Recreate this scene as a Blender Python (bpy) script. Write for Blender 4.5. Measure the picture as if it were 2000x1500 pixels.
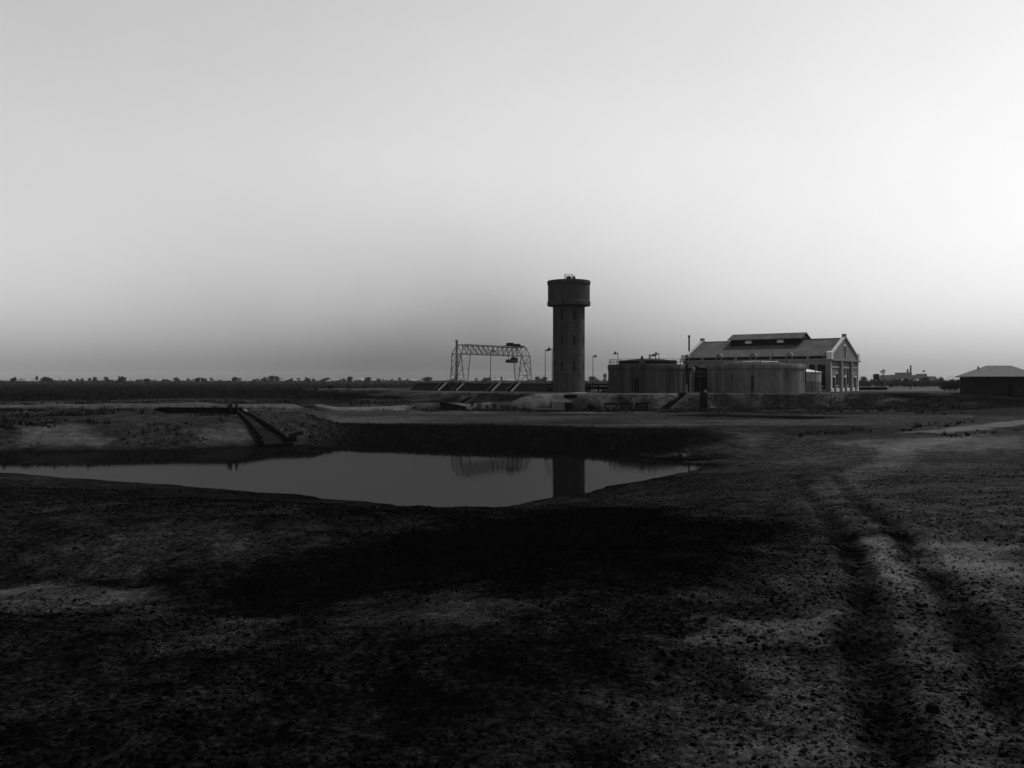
import bpy, bmesh, math, random
import numpy as np
from mathutils import Vector, Matrix, Quaternion

rnd = random.Random(7)
nrng = np.random.default_rng(11)
scene = bpy.context.scene
COL = scene.collection
for o in list(bpy.data.objects):
    bpy.data.objects.remove(o)

# ------------------------------------------------------------------ camera
F = 1700.0            # focal length in pixels of a 2000 px wide picture
EYE = 6.6             # metres above the water of the pond
HOR = 742.0
cam_d = bpy.data.cameras.new("camera")
cam_d.sensor_width = 36.0
cam_d.lens = 36.0 * F / 2000.0
cam_d.shift_y = -(750.0 - HOR) / 2000.0
cam_d.clip_start = 0.1
cam_d.clip_end = 30000.0
cam = bpy.data.objects.new("camera", cam_d)
cam.location = (0, 0, EYE)
cam.rotation_euler = (math.radians(90), 0, 0)
COL.objects.link(cam)
scene.camera = cam

# ------------------------------------------------------------------ sky, sun, exposure
SUN_AZ = math.radians(64)      # clockwise from the view direction
SUN_EL = math.radians(56)
world = bpy.data.worlds.new("World")
scene.world = world
world.use_nodes = True
wt = world.node_tree
wt.nodes.clear()
w_out = wt.nodes.new("ShaderNodeOutputWorld")
w_bg = wt.nodes.new("ShaderNodeBackground")
w_sky = wt.nodes.new("ShaderNodeTexSky")
w_sky.sky_type = 'NISHITA'
w_sky.sun_disc = False
w_sky.sun_elevation = SUN_EL
w_sky.sun_rotation = SUN_AZ
w_sky.air_density = 1.0
w_sky.dust_density = 1.5
w_sky.ozone_density = 1.0
w_sep = wt.nodes.new("ShaderNodeSeparateColor")     # a plate sensitive to blue: only that light counts
w_tc = wt.nodes.new("ShaderNodeTexCoord")
wt.links.new(w_sky.outputs["Color"], w_sep.inputs["Color"])
# a bank of town smoke lies low ahead and dims the lowest degrees there
w_xyz = wt.nodes.new("ShaderNodeSeparateXYZ")
wt.links.new(w_tc.outputs["Generated"], w_xyz.inputs["Vector"])


def w_math(op, a, b=None, c=None):
    n = wt.nodes.new("ShaderNodeMath")
    n.operation = op
    for k, x in enumerate((a, b, c)):
        if x is None:
            continue
        if isinstance(x, (int, float)):
            n.inputs[k].default_value = x
        else:
            wt.links.new(x, n.inputs[k])
    return n.outputs[0]


w_map = wt.nodes.new("ShaderNodeMapRange")
w_map.interpolation_type = 'SMOOTHSTEP'
w_map.inputs["From Min"].default_value = -0.02
w_map.inputs["From Max"].default_value = 0.26
w_map.inputs["To Min"].default_value = 1.0
w_map.inputs["To Max"].default_value = 0.0
wt.links.new(w_xyz.outputs["Z"], w_map.inputs["Value"])
w_az = w_math('ARCTAN2', w_xyz.outputs["X"], w_xyz.outputs["Y"])
w_off = w_math('DIVIDE', w_math('ADD', w_az, 0.08), 0.26)
w_gau = w_math('EXPONENT', w_math('MULTIPLY', w_math('MULTIPLY', w_off, w_off), -0.5))
w_nz = wt.nodes.new("ShaderNodeTexNoise")
w_nz.inputs["Scale"].default_value = 5.0
w_nz.inputs["Detail"].default_value = 5.0
wt.links.new(w_tc.outputs["Generated"], w_nz.inputs["Vector"])
w_amt = w_math('MULTIPLY', w_math('MULTIPLY', w_gau, w_map.outputs["Result"]), w_math('MULTIPLY_ADD', w_nz.outputs["Fac"], 0.3, 0.45))
w_dim = w_math('SUBTRACT', 1.0, w_amt)
# thin uneven high haze
w_mp = wt.nodes.new("ShaderNodeMapping")
w_mp.inputs["Rotation"].default_value = (0, 0.5, 0.2)
w_mp.inputs["Scale"].default_value = (2.0, 2.0, 3.2)
wt.links.new(w_tc.outputs["Generated"], w_mp.inputs["Vector"])
w_n2 = wt.nodes.new("ShaderNodeTexNoise")
w_n2.inputs["Scale"].default_value = 1.6
w_n2.inputs["Detail"].default_value = 8.0
w_n2.inputs["Roughness"].default_value = 0.6
wt.links.new(w_mp.outputs["Vector"], w_n2.inputs["Vector"])
w_thin = w_math('MULTIPLY_ADD', w_n2.outputs["Fac"], 0.14, 0.92)
wt.links.new(w_math('MULTIPLY', w_math('MULTIPLY', w_sep.outputs["Blue"], w_dim), w_thin), w_bg.inputs["Color"])
w_bg.inputs["Strength"].default_value = 0.138
wt.links.new(w_bg.outputs["Background"], w_out.inputs["Surface"])

sun_dir = Vector((math.cos(SUN_EL) * math.sin(SUN_AZ), math.cos(SUN_EL) * math.cos(SUN_AZ), math.sin(SUN_EL)))
sun_d = bpy.data.lights.new("sun", 'SUN')
sun_d.energy = 4.0
sun_d.angle = math.radians(0.53)
sun_d.color = (1, 1, 1)
sun = bpy.data.objects.new("sun", sun_d)
sun.rotation_mode = 'QUATERNION'
sun.rotation_quaternion = sun_dir.to_track_quat('Z', 'Y')
sun.location = (60, 40, 120)
COL.objects.link(sun)
vs = scene.view_settings
vs.view_transform = 'Standard'
vs.look = 'None'
vs.exposure = 0.0
vs.gamma = 1.0
vs.use_curve_mapping = False


# ------------------------------------------------------------------ helpers
def P(px, py, D):
    return Vector(((px - 1000.0) / F * D, D, EYE - (py - HOR) / F * D))


def XY(px, D):
    return ((px - 1000.0) / F * D, D)


class MB:
    def __init__(self):
        self.v = []
        self.f = []
        self.m = []
        self.mi = 0

    def add(self, vs_, fs_):
        b = len(self.v)
        self.v.extend([tuple(p) for p in vs_])
        for f in fs_:
            self.f.append(tuple(b + i for i in f))
            self.m.append(self.mi)

    def box(self, x0, y0, z0, x1, y1, z1):
        self.add([(x0, y0, z0), (x1, y0, z0), (x1, y1, z0), (x0, y1, z0), (x0, y0, z1), (x1, y0, z1), (x1, y1, z1), (x0, y1, z1)],
                 [(0, 3, 2, 1), (4, 5, 6, 7), (0, 1, 5, 4), (1, 2, 6, 5), (2, 3, 7, 6), (3, 0, 4, 7)])
        return self

    def bar(self, p, q, w, h=None):
        p, q = Vector(p), Vector(q)
        h = h or w
        d = (q - p).normalized()
        up = Vector((0, 0, 1)) if abs(d.z) < 0.95 else Vector((0, 1, 0))
        s = d.cross(up).normalized() * (w / 2)
        t = s.cross(d).normalized() * (h / 2)
        self.add([p - s - t, p + s - t, p + s + t, p - s + t, q - s - t, q + s - t, q + s + t, q - s + t],
                 [(0, 3, 2, 1), (4, 5, 6, 7), (0, 1, 5, 4), (1, 2, 6, 5), (2, 3, 7, 6), (3, 0, 4, 7)])
        return self

    def cyl(self, p, q, r0, r1=None, n=10):
        p, q = Vector(p), Vector(q)
        r1 = r0 if r1 is None else r1
        d = (q - p).normalized()
        up = Vector((0, 0, 1)) if abs(d.z) < 0.95 else Vector((0, 1, 0))
        s = d.cross(up).normalized()
        t = s.cross(d).normalized()
        a = [p + (s * math.cos(2 * math.pi * i / n) + t * math.sin(2 * math.pi * i / n)) * r0 for i in range(n)]
        b = [q + (s * math.cos(2 * math.pi * i / n) + t * math.sin(2 * math.pi * i / n)) * r1 for i in range(n)]
        fs = [(i, (i + 1) % n, n + (i + 1) % n, n + i) for i in range(n)]
        fs += [tuple(range(n - 1, -1, -1)), tuple(range(n, 2 * n))]
        self.add(a + b, fs)
        return self

    def lathe(self, prof, n=48, cx=0, cy=0):
        vs_, fs_ = [], []
        for r, z in prof:
            for i in range(n):
                a = 2 * math.pi * i / n
                vs_.append((cx + r * math.cos(a), cy + r * math.sin(a), z))
        for k in range(len(prof) - 1):
            for i in range(n):
                j = (i + 1) % n
                fs_.append((k * n + i, k * n + j, (k + 1) * n + j, (k + 1) * n + i))
        if prof[0][0] > 0.001:
            fs_.append(tuple(range(n - 1, -1, -1)))
        if prof[-1][0] > 0.001:
            fs_.append(tuple((len(prof) - 1) * n + i for i in range(n)))
        self.add(vs_, fs_)
        return self

    def prism(self, pts, axis, a, b):
        """2-D outline extruded along an axis from a to b"""
        def mk(p, t):
            return {'x': (t, p[0], p[1]), 'y': (p[0], t, p[1]), 'z': (p[0], p[1], t)}[axis]
        n = len(pts)
        vs_ = [mk(p, a) for p in pts] + [mk(p, b) for p in pts]
        self.add(vs_, [tuple(range(n - 1, -1, -1)), tuple(range(n, 2 * n))] + [(i, (i + 1) % n, n + (i + 1) % n, n + i) for i in range(n)])
        return self

    def leaves(self, c, rad, n, size, shell=0.55):
        for _ in range(n):
            d = Vector((rnd.gauss(0, 1), rnd.gauss(0, 1), rnd.gauss(0, 1))).normalized()
            r = shell + (1 - shell) * rnd.random()
            p = Vector((c[0] + d.x * rad[0] * r, c[1] + d.y * rad[1] * r, c[2] + d.z * rad[2] * r))
            q = Quaternion(Vector((rnd.gauss(0, 1), rnd.gauss(0, 1), rnd.gauss(0, 1))).normalized(), rnd.random() * 6.28)
            s = size * (0.6 + 0.8 * rnd.random())
            self.add([p + q @ Vector((-s, 0, 0)), p + q @ Vector((0, -s * .6, 0)), p + q @ Vector((s, 0, 0)), p + q @ Vector((0, s * .6, 0))], [(0, 1, 2, 3)])
        return self

    def mesh(self, name, mats, smooth=False, fix=True):
        me = bpy.data.meshes.new(name)
        me.from_pydata(self.v, [], self.f)
        for m in (mats if isinstance(mats, (list, tuple)) else [mats]):
            me.materials.append(m)
        if any(self.m):
            me.polygons.foreach_set("material_index", self.m)
        if fix:
            bm = bmesh.new()
            bm.from_mesh(me)
            bmesh.ops.recalc_face_normals(bm, faces=bm.faces)
            bm.to_mesh(me)
            bm.free()
        if smooth:
            me.polygons.foreach_set("use_smooth", [True] * len(me.polygons))
            try:
                me.set_sharp_from_angle(angle=math.radians(38))
            except Exception:
                pass
        me.update()
        return me

    def build(self, name, mats, parent=None, smooth=False, label=None, loc=None, fix=True):
        o = bpy.data.objects.new(name, self.mesh(name, mats, smooth, fix))
        COL.objects.link(o)
        if parent is not None:
            o.parent = parent
        if loc is not None:
            o.location = loc
        if label:
            o["label"] = label
        return o


def thing(name, label, cat, loc=(0, 0, 0), rz=0.0, group=None):
    o = bpy.data.objects.new(name, None)
    COL.objects.link(o)
    o.location = loc
    o.rotation_euler = (0, 0, rz)
    o.empty_display_size = 0.5
    return tag(o, label, cat, group)


def tag(o, label=None, cat=None, group=None, kind=None):
    if label:
        o["label"] = label
    if cat:
        o["category"] = cat
    if group:
        o["group"] = group
    if kind:
        o["kind"] = kind
    return o


def child(o, me, name, loc=(0, 0, 0), rot=(0, 0, 0)):
    c = bpy.data.objects.new(name, me)
    COL.objects.link(c)
    c.parent = o
    c.location = loc
    c.rotation_euler = rot
    return c


def copy_tree(o, parent=None):
    c = o.copy()
    COL.objects.link(c)
    if parent is not None:
        c.parent = parent
    for ch in [k for k in o.children]:
        copy_tree(ch, c)
    return c


# ------------------------------------------------------------------ materials (all neutral: a black and white plate)
def mat(name, v, rough=0.9, var=0.25, scale=2.0, detail=5, fine=0.0, fine_scale=30.0, streak=0.0, streak_scale=1.5,
        bump=0.0, bump_scale=20.0, spec=0.02, metal=0.0, lifts=0.0, lift_h=1.2):
    m = bpy.data.materials.new(name)
    m.use_nodes = True
    nt = m.node_tree
    b = nt.nodes["Principled BSDF"]
    b.inputs["Roughness"].default_value = rough
    b.inputs["Specular IOR Level"].default_value = spec
    b.inputs["Metallic"].default_value = metal
    tc = nt.nodes.new("ShaderNodeTexCoord")

    def math_(op, a, c):
        n = nt.nodes.new("ShaderNodeMath")
        n.operation = op
        for k, x in enumerate((a, c)):
            if isinstance(x, (int, float)):
                n.inputs[k].default_value = x
            else:
                nt.links.new(x, n.inputs[k])
        return n.outputs[0]

    def noise(sc, det=4, vec=None, rg=0.6):
        n = nt.nodes.new("ShaderNodeTexNoise")
        n.inputs["Scale"].default_value = sc
        n.inputs["Detail"].default_value = det
        n.inputs["Roughness"].default_value = rg
        nt.links.new(vec if vec is not None else tc.outputs["Object"], n.inputs["Vector"])
        return n.outputs["Fac"]

    def mr(x, lo, hi, a, c):
        n = nt.nodes.new("ShaderNodeMapRange")
        for k, val in zip(("From Min", "From Max", "To Min", "To Max"), (lo, hi, a, c)):
            n.inputs[k].default_value = val
        nt.links.new(x, n.inputs["Value"])
        return n.outputs["Result"]

    cur = mr(noise(scale, detail), 0.25, 0.75, v * (1 - var), v * (1 + var))
    if fine:
        cur = math_('MULTIPLY', cur, mr(noise(fine_scale, 3), 0.3, 0.7, 1 - fine, 1 + fine))
    if streak:
        mp = nt.nodes.new("ShaderNodeMapping")
        mp.inputs["Scale"].default_value = (1, 1, 0.05)
        nt.links.new(tc.outputs["Object"], mp.inputs["Vector"])
        cur = math_('MULTIPLY', cur, mr(noise(streak_scale, 6, mp.outputs["Vector"], 0.7), 0.36, 0.62, 1 - streak, 1 + streak * 0.5))
    if lifts:
        sx = nt.nodes.new("ShaderNodeSeparateXYZ")
        nt.links.new(tc.outputs["Object"], sx.inputs[0])
        fr = math_('FRACT', math_('DIVIDE', sx.outputs["Z"], lift_h), 0)
        cur = math_('MULTIPLY', cur, mr(fr, 0.0, 0.10, 1 - lifts, 1.0))
    cc = nt.nodes.new("ShaderNodeCombineColor")
    for k in ("Red", "Green", "Blue"):
        nt.links.new(cur, cc.inputs[k])
    nt.links.new(cc.outputs["Color"], b.inputs["Base Color"])
    if bump:
        bp = nt.nodes.new("ShaderNodeBump")
        bp.inputs["Strength"].default_value = 0.6
        bp.inputs["Distance"].default_value = bump
        nt.links.new(noise(bump_scale, 6), bp.inputs["Height"])
        nt.links.new(bp.outputs["Normal"], b.inputs["Normal"])
    return m


M = {}
M['concrete'] = mat('tower_concrete', 0.039, var=0.38, scale=0.4, fine=0.25, fine_scale=3, streak=0.28, streak_scale=1.1, lifts=0.22, bump=0.01)
M['tank_concrete'] = mat('tank_concrete', 0.09, var=0.3, scale=0.3, fine=0.15, fine_scale=5, streak=0.45, streak_scale=0.55, bump=0.01)
M['pale_concrete'] = mat('pale_concrete', 0.1, var=0.2, scale=1.0, fine=0.1)
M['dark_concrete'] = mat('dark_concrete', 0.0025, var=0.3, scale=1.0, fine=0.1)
M['brick'] = mat('brick', 0.12, var=0.12, scale=0.6, fine=0.22, fine_scale=6)
M['dressing'] = mat('stone_dressing', 0.36, var=0.12, scale=1.0, fine=0.1)
M['roof'] = mat('roof_tile', 0.05, var=0.28, scale=0.35, fine=0.4, fine_scale=5)
M['dark_board'] = mat('dark_board', 0.008, var=0.3, scale=1.5)
M['glass'] = mat('dark_glass', 0.004, rough=0.3, var=0.2, spec=0.08)
M['old_concrete'] = mat('stained_concrete', 0.038, var=0.3, scale=0.3, fine=0.12, fine_scale=5, streak=0.6, streak_scale=0.55, bump=0.01)
M['coping_stone'] = mat('coping_stone', 0.25, var=0.1, scale=1.0)
M['pale_pane'] = mat('pale_pane', 0.5, var=0.1)
M['steel'] = mat('painted_steel', 0.105, rough=0.6, var=0.3, scale=1)
M['dark_steel'] = mat('dark_steel', 0.009, rough=0.6, var=0.3, scale=1)
M['pale_steel'] = mat('pale_steel', 0.35, rough=0.45, var=0.1, scale=0.7, streak=0.12, streak_scale=1)
M['tar_timber'] = mat('tarred_timber', 0.004, var=0.4, scale=3)
M['timber'] = mat('grey_timber', 0.03, var=0.3, scale=3)
M['foliage'] = mat('foliage', 0.01, var=0.5, scale=1.2)
M['far_foliage'] = mat('far_foliage', 0.019, var=0.5, scale=0.3)  # base colour lifted to paint in distance haze
M['weed'] = mat('weed', 0.006, var=0.6, scale=0.4)
M['straw'] = mat('straw', 0.022, var=0.5, scale=0.8)
M['chute_floor'] = mat('worn_boards', 0.004, var=0.4, scale=3)
M['pale_straw'] = mat('pale_straw', 0.016, var=0.6, scale=2.0)
M['bark'] = mat('bark', 0.06, var=0.3)
M['house_wall'] = mat('house_wall', 0.08, var=0.3, scale=0.02)
M['house_roof'] = mat('house_roof', 0.16, var=0.5, scale=0.01, detail=0)
M['cloth'] = mat('dark_cloth', 0.006, var=0.3)
M['skin'] = mat('skin', 0.25, var=0.1)
M['clod'] = mat('clod', 0.007, var=0.6, scale=1.0, fine=0.3, fine_scale=25)
M['far_factory'] = mat('far_factory', 0.07, var=0.2, scale=0.05)


# ------------------------------------------------------------------ terrain
def hash2(ix, iy, seed):
    n = (ix.astype(np.int64) * 374761393 + iy.astype(np.int64) * 668265263 + seed * 974634777) & 0x7fffffff
    n = ((n ^ (n >> 13)) * 1274126177) & 0x7fffffff
    n = ((n ^ (n >> 16)) * 668265263) & 0x7fffffff
    return (n & 0xffff) / 65535.0


def vnoise(x, y, seed):
    ix, iy = np.floor(x), np.floor(y)
    fx, fy = x - ix, y - iy
    fx = fx * fx * (3 - 2 * fx)
    fy = fy * fy * (3 - 2 * fy)
    a, b = hash2(ix, iy, seed), hash2(ix + 1, iy, seed)
    c, d = hash2(ix, iy + 1, seed), hash2(ix + 1, iy + 1, seed)
    return (a + (b - a) * fx) * (1 - fy) + (c + (d - c) * fx) * fy


def fbm(x, y, wl, octs, seed):
    s, amp, tot = 0.0, 1.0, 0.0
    for k in range(octs):
        cx, sn = math.cos(0.7 + k), math.sin(0.7 + k)
        s = s + amp * (vnoise((x * cx - y * sn) / wl + 31.7 * k, (x * sn + y * cx) / wl + 17.3 * k, seed + k) - 0.5)
        tot += amp
        amp *= 0.5
        wl *= 0.5
    return s / tot * 2


def sstep(a, b, x):
    t = np.clip((x - a) / (b - a), 0, 1)
    return t * t * (3 - 2 * t)


def sd_poly(x, y, poly):
    n = len(poly)
    d2 = np.full(x.shape, 1e18)
    inside = np.zeros(x.shape, bool)
    for i in range(n):
        x0, y0 = poly[i]
        x1, y1 = poly[(i + 1) % n]
        ex, ey = x1 - x0, y1 - y0
        t = np.clip(((x - x0) * ex + (y - y0) * ey) / (ex * ex + ey * ey + 1e-12), 0, 1)
        d2 = np.minimum(d2, (x - x0 - t * ex) ** 2 + (y - y0 - t * ey) ** 2)
        if abs(ey) > 1e-12:
            c = ((y0 > y) != (y1 > y)) & (x < ex * (y - y0) / ey + x0)
            inside ^= c
    d = np.sqrt(d2)
    return np.where(inside, -d, d)


def d_line(x, y, pts):
    """distance to a polyline and position along it (0..1)"""
    best = np.full(x.shape, 1e18)
    tt = np.zeros(x.shape)
    n = len(pts) - 1
    for i in range(n):
        x0, y0 = pts[i]
        x1, y1 = pts[i + 1]
        ex, ey = x1 - x0, y1 - y0
        t = np.clip(((x - x0) * ex + (y - y0) * ey) / (ex * ex + ey * ey + 1e-12), 0, 1)
        d = (x - x0 - t * ex) ** 2 + (y - y0 - t * ey) ** 2
        m = d < best
        best = np.where(m, d, best)
        tt = np.where(m, (i + t) / n, tt)
    return np.sqrt(best), tt


def smooth_closed(pts, it=2):
    for _ in range(it):
        q = []
        for i in range(len(pts)):
            a, b = pts[i], pts[(i + 1) % len(pts)]
            q.append((a[0] * .75 + b[0] * .25, a[1] * .75 + b[1] * .25))
            q.append((a[0] * .25 + b[0] * .75, a[1] * .25 + b[1] * .75))
        pts = q
    return pts


def on_water(px, py):
    D = EYE * F / (py - HOR)
    return XY(px, D)


pond_px = [(-500, 896), (-250, 908), (40, 926), (300, 945), (560, 966), (700, 982), (880, 995), (960, 992), (1060, 976), (1200, 950), (1300, 928), (1400, 910),
           (1400, 907), (1300, 901), (1200, 894), (1100, 888), (1000, 885), (850, 881), (700, 875), (560, 868), (480, 871), (350, 878), (40, 881), (-250, 883), (-500, 884)]
POND = smooth_closed([on_water(*p) for p in pond_px], 1)
TERR = [(4, 158), (16.5, 158.5), (37.4, 159), (54, 161), (63, 165), (75.5, 168), (90, 172), (160, 182), (170, 420), (20, 330), (-55, 250), (-23.5, 194.5), (1.5, 165)]
ZT = 4.1
SPOIL_R = [XY(640, 147), XY(760, 148.5), XY(860, 151), XY(960, 154), XY(1075, 157)]
SPOIL_L = [XY(-200, 121), XY(40, 121), XY(220, 120), XY(420, 120), XY(552, 122)]


VALLEY = [(-22, 19), (-9.6, 17), (-6.5, 15.9), (-4.5, 15.4), (-2.4, 17), (0.3, 19.6), (4.0, 21.5)]


def base_height(x, y):
    r = np.hypot(x, y)
    yy = np.maximum(y, 0.1)
    ratio = x / yy
    sd = sd_poly(x, y, POND)
    sd = sd + 0.55 * fbm(x, y, 2.6, 3, 97) * (np.abs(sd) < 6)
    left = 1 - sstep(-0.25, -0.19, ratio)
    Hn = 1.45 + 1.75 * (1 - sstep(26, 74, r))
    Hf = 1.45 + 1.25 * np.maximum(left * sstep(78, 90, y), sstep(150, 200, r))
    far = sstep(68, 82, y)
    H = Hn * (1 - far) + Hf * far
    W = 27 - 14 * sstep(62, 76, y)
    W = np.where(y < 40, 27, W)
    t = np.clip(sd / W, 0, 1)
    z = H * (1 - (1 - t) ** 1.35)
    z = np.where(sd < 0, np.maximum(-1.2, sd * 0.18), z)
    # hollow in the left foreground
    dv, tv = d_line(x, y, VALLEY)
    z = z - (0.62 - 0.25 * tv) * np.exp(-(dv / 2.6) ** 2)
    z = z + 0.38 * np.exp(-(((x + 10) / 11) ** 2 + ((y - 25) / 5) ** 2))
    # spoil banks
    d, tt = d_line(x, y, SPOIL_R)
    z = z + (0.5 + 1.1 * tt) * np.clip(1 - (d / 3.4) ** 2, 0, 1) * (0.85 + 0.3 * fbm(x, y, 4, 2, 91))
    d, tt = d_line(x, y, SPOIL_L)
    z = z + 0.62 * np.clip(1 - (d / 3.2) ** 2, 0, 1) * (0.85 + 0.4 * fbm(x, y, 5, 2, 92))
    # terrace of the works
    st = sd_poly(x, y, TERR)
    Ws = 5.0 + 22 * sstep(58, 85, x) + 4 * sstep(0, -25, x) + 40 * sstep(200, 260, y)
    st2 = st + np.where(st > -0.5, 1.5 * fbm(x, y, 6, 3, 95) * np.clip((st + .5) / 2, 0, 1), 0)
    k = 1 - np.clip(st2 / Ws, 0, 1)
    k = k * 0.6 + 0.4 * (k * k * (3 - 2 * k))
    z = z + (np.maximum(ZT, z) - z) * k
    return z, sd, st, r


def height(x, y):
    x = np.asarray(x, float)
    y = np.asarray(y, float)
    z, sd, st, r = base_height(x, y)
    calm = 0.25 + 0.75 * sstep(0.0, 5.0, np.abs(st)) * (st > 0)
    flat = np.clip((y - 92) / 8, 0, 1) * np.clip((150 - y) / 8, 0, 1) * (x / np.maximum(y, .1) > -0.2)
    calm = np.where(st < 0, 0.08, calm) * (1 - 0.75 * flat)
    shore = 0.25 + 0.75 * np.clip(np.abs(sd) / 4, 0, 1)
    z = z + 0.22 * fbm(x, y, 13, 3, 5) * calm * shore * np.clip(1.2 - r / 600, 0.15, 1)
    z = z + 0.10 * fbm(x, y, 2.2, 4, 23) * calm * np.clip(1.3 - r / 150, 0.3, 1) * (0.35 + 0.65 * shore)
    near = np.clip(1.15 - r / 55, 0, 1)
    lump = 0.25 + 0.75 * sstep(-0.15, 0.25, fbm(x, y, 3.2, 3, 44))
    z = z + (0.10 * fbm(x, y, 0.5, 3, 41) + 0.035 * fbm(x, y, 0.16, 2, 47)) * lump * near * (st > 0)
    for track, dep in TRACKS:
        d, tt = d_line(x, y, track)
        dep = dep * sstep(0.02, 0.4, tt)
        z = z - dep * np.exp(-(d / 0.24) ** 2) + dep * 0.5 * np.exp(-((d - 0.45) / 0.16) ** 2)
    return z


TRACKS = []


def ground_at(px, py):
    """where the sight line through a pixel meets the ground"""
    D = np.concatenate([np.arange(4, 60, 0.05), np.arange(60, 260, 0.2)])
    x = (px - 1000.0) / F * D
    zr = EYE - (py - HOR) / F * D
    z = base_height(x, D)[0]
    hit = np.nonzero(zr <= z)[0]
    i = hit[0] if len(hit) else len(D) - 1
    return (x[i], D[i])


t_left = [ground_at(*p) for p in [(1690, 872), (1590, 898), (1560, 925), (1580, 962), (1630, 1020), (1668, 1090), (1692, 1170), (1702, 1260), (1712, 1360), (1740, 1480)]]
t_right = [ground_at(*p) for p in [(1760, 872), (1660, 895), (1630, 925), (1672, 972), (1745, 1030), (1800, 1085), (1850, 1150), (1905, 1230), (1990, 1380)]]
TRACKS = [(t_left, 0.08), (t_right, 0.06)]


def gz(x, y):
    return float(height(np.array([x]), np.array([y]))[0])


rows = []
r_ = 0.8
while r_ < 60:
    rows.append(r_)
    r_ *= 1.0088 if r_ > 5 else 1.05
while r_ < 128:
    rows.append(r_)
    r_ += 0.6
while r_ < 212:
    rows.append(r_)
    r_ += 0.45
while r_ < 4700:
    rows.append(r_)
    r_ *= 1.04
rows = np.array(rows + [4750.0])
az = np.concatenate([np.arange(-180, -40, 2.5), np.arange(-40, 40, 0.115), np.arange(40, 180, 2.5)])
az = np.radians(az)
R2, A2 = np.meshgrid(rows, az, indexing='ij')
GX, GY = (R2 * np.sin(A2)).ravel(), (R2 * np.cos(A2)).ravel()
GZ = height(GX, GY)
nr, na = len(rows), len(az)
verts = np.stack([GX, GY, GZ], 1)
verts = np.vstack([verts, [[0, 0, float(GZ[:na].mean())]]])
ii, jj = np.meshgrid(np.arange(nr - 1), np.arange(na), indexing='ij')
jn = (jj + 1) % na
quads = np.stack([ii * na + jj, ii * na + jn, (ii + 1) * na + jn, (ii + 1) * na + jj], -1).reshape(-1, 4)[:, ::-1]
tris = np.stack([np.full(na, nr * na), np.arange(na), (np.arange(na) + 1) % na], 1)[:, ::-1]


def mesh_from_np(name, v, q=None, t=None, smooth=True):
    me = bpy.data.meshes.new(name)
    nq = 0 if q is None else len(q)
    ntr = 0 if t is None else len(t)
    me.vertices.add(len(v))
    me.vertices.foreach_set("co", np.asarray(v, np.float32).ravel())
    loops = np.concatenate([a.ravel() for a in (q, t) if a is not None]).astype(np.int32)
    me.loops.add(len(loops))
    me.loops.foreach_set("vertex_index", loops)
    me.polygons.add(nq + ntr)
    st_ = np.concatenate([np.arange(nq) * 4, nq * 4 + np.arange(ntr) * 3]).astype(np.int32)
    me.polygons.foreach_set("loop_start", st_)
    me.polygons.foreach_set("loop_total", np.concatenate([np.full(nq, 4), np.full(ntr, 3)]).astype(np.int32))
    if smooth:
        me.polygons.foreach_set("use_smooth", np.ones(nq + ntr, bool))
    me.update(calc_edges=True)
    me.validate()
    return me


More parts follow.
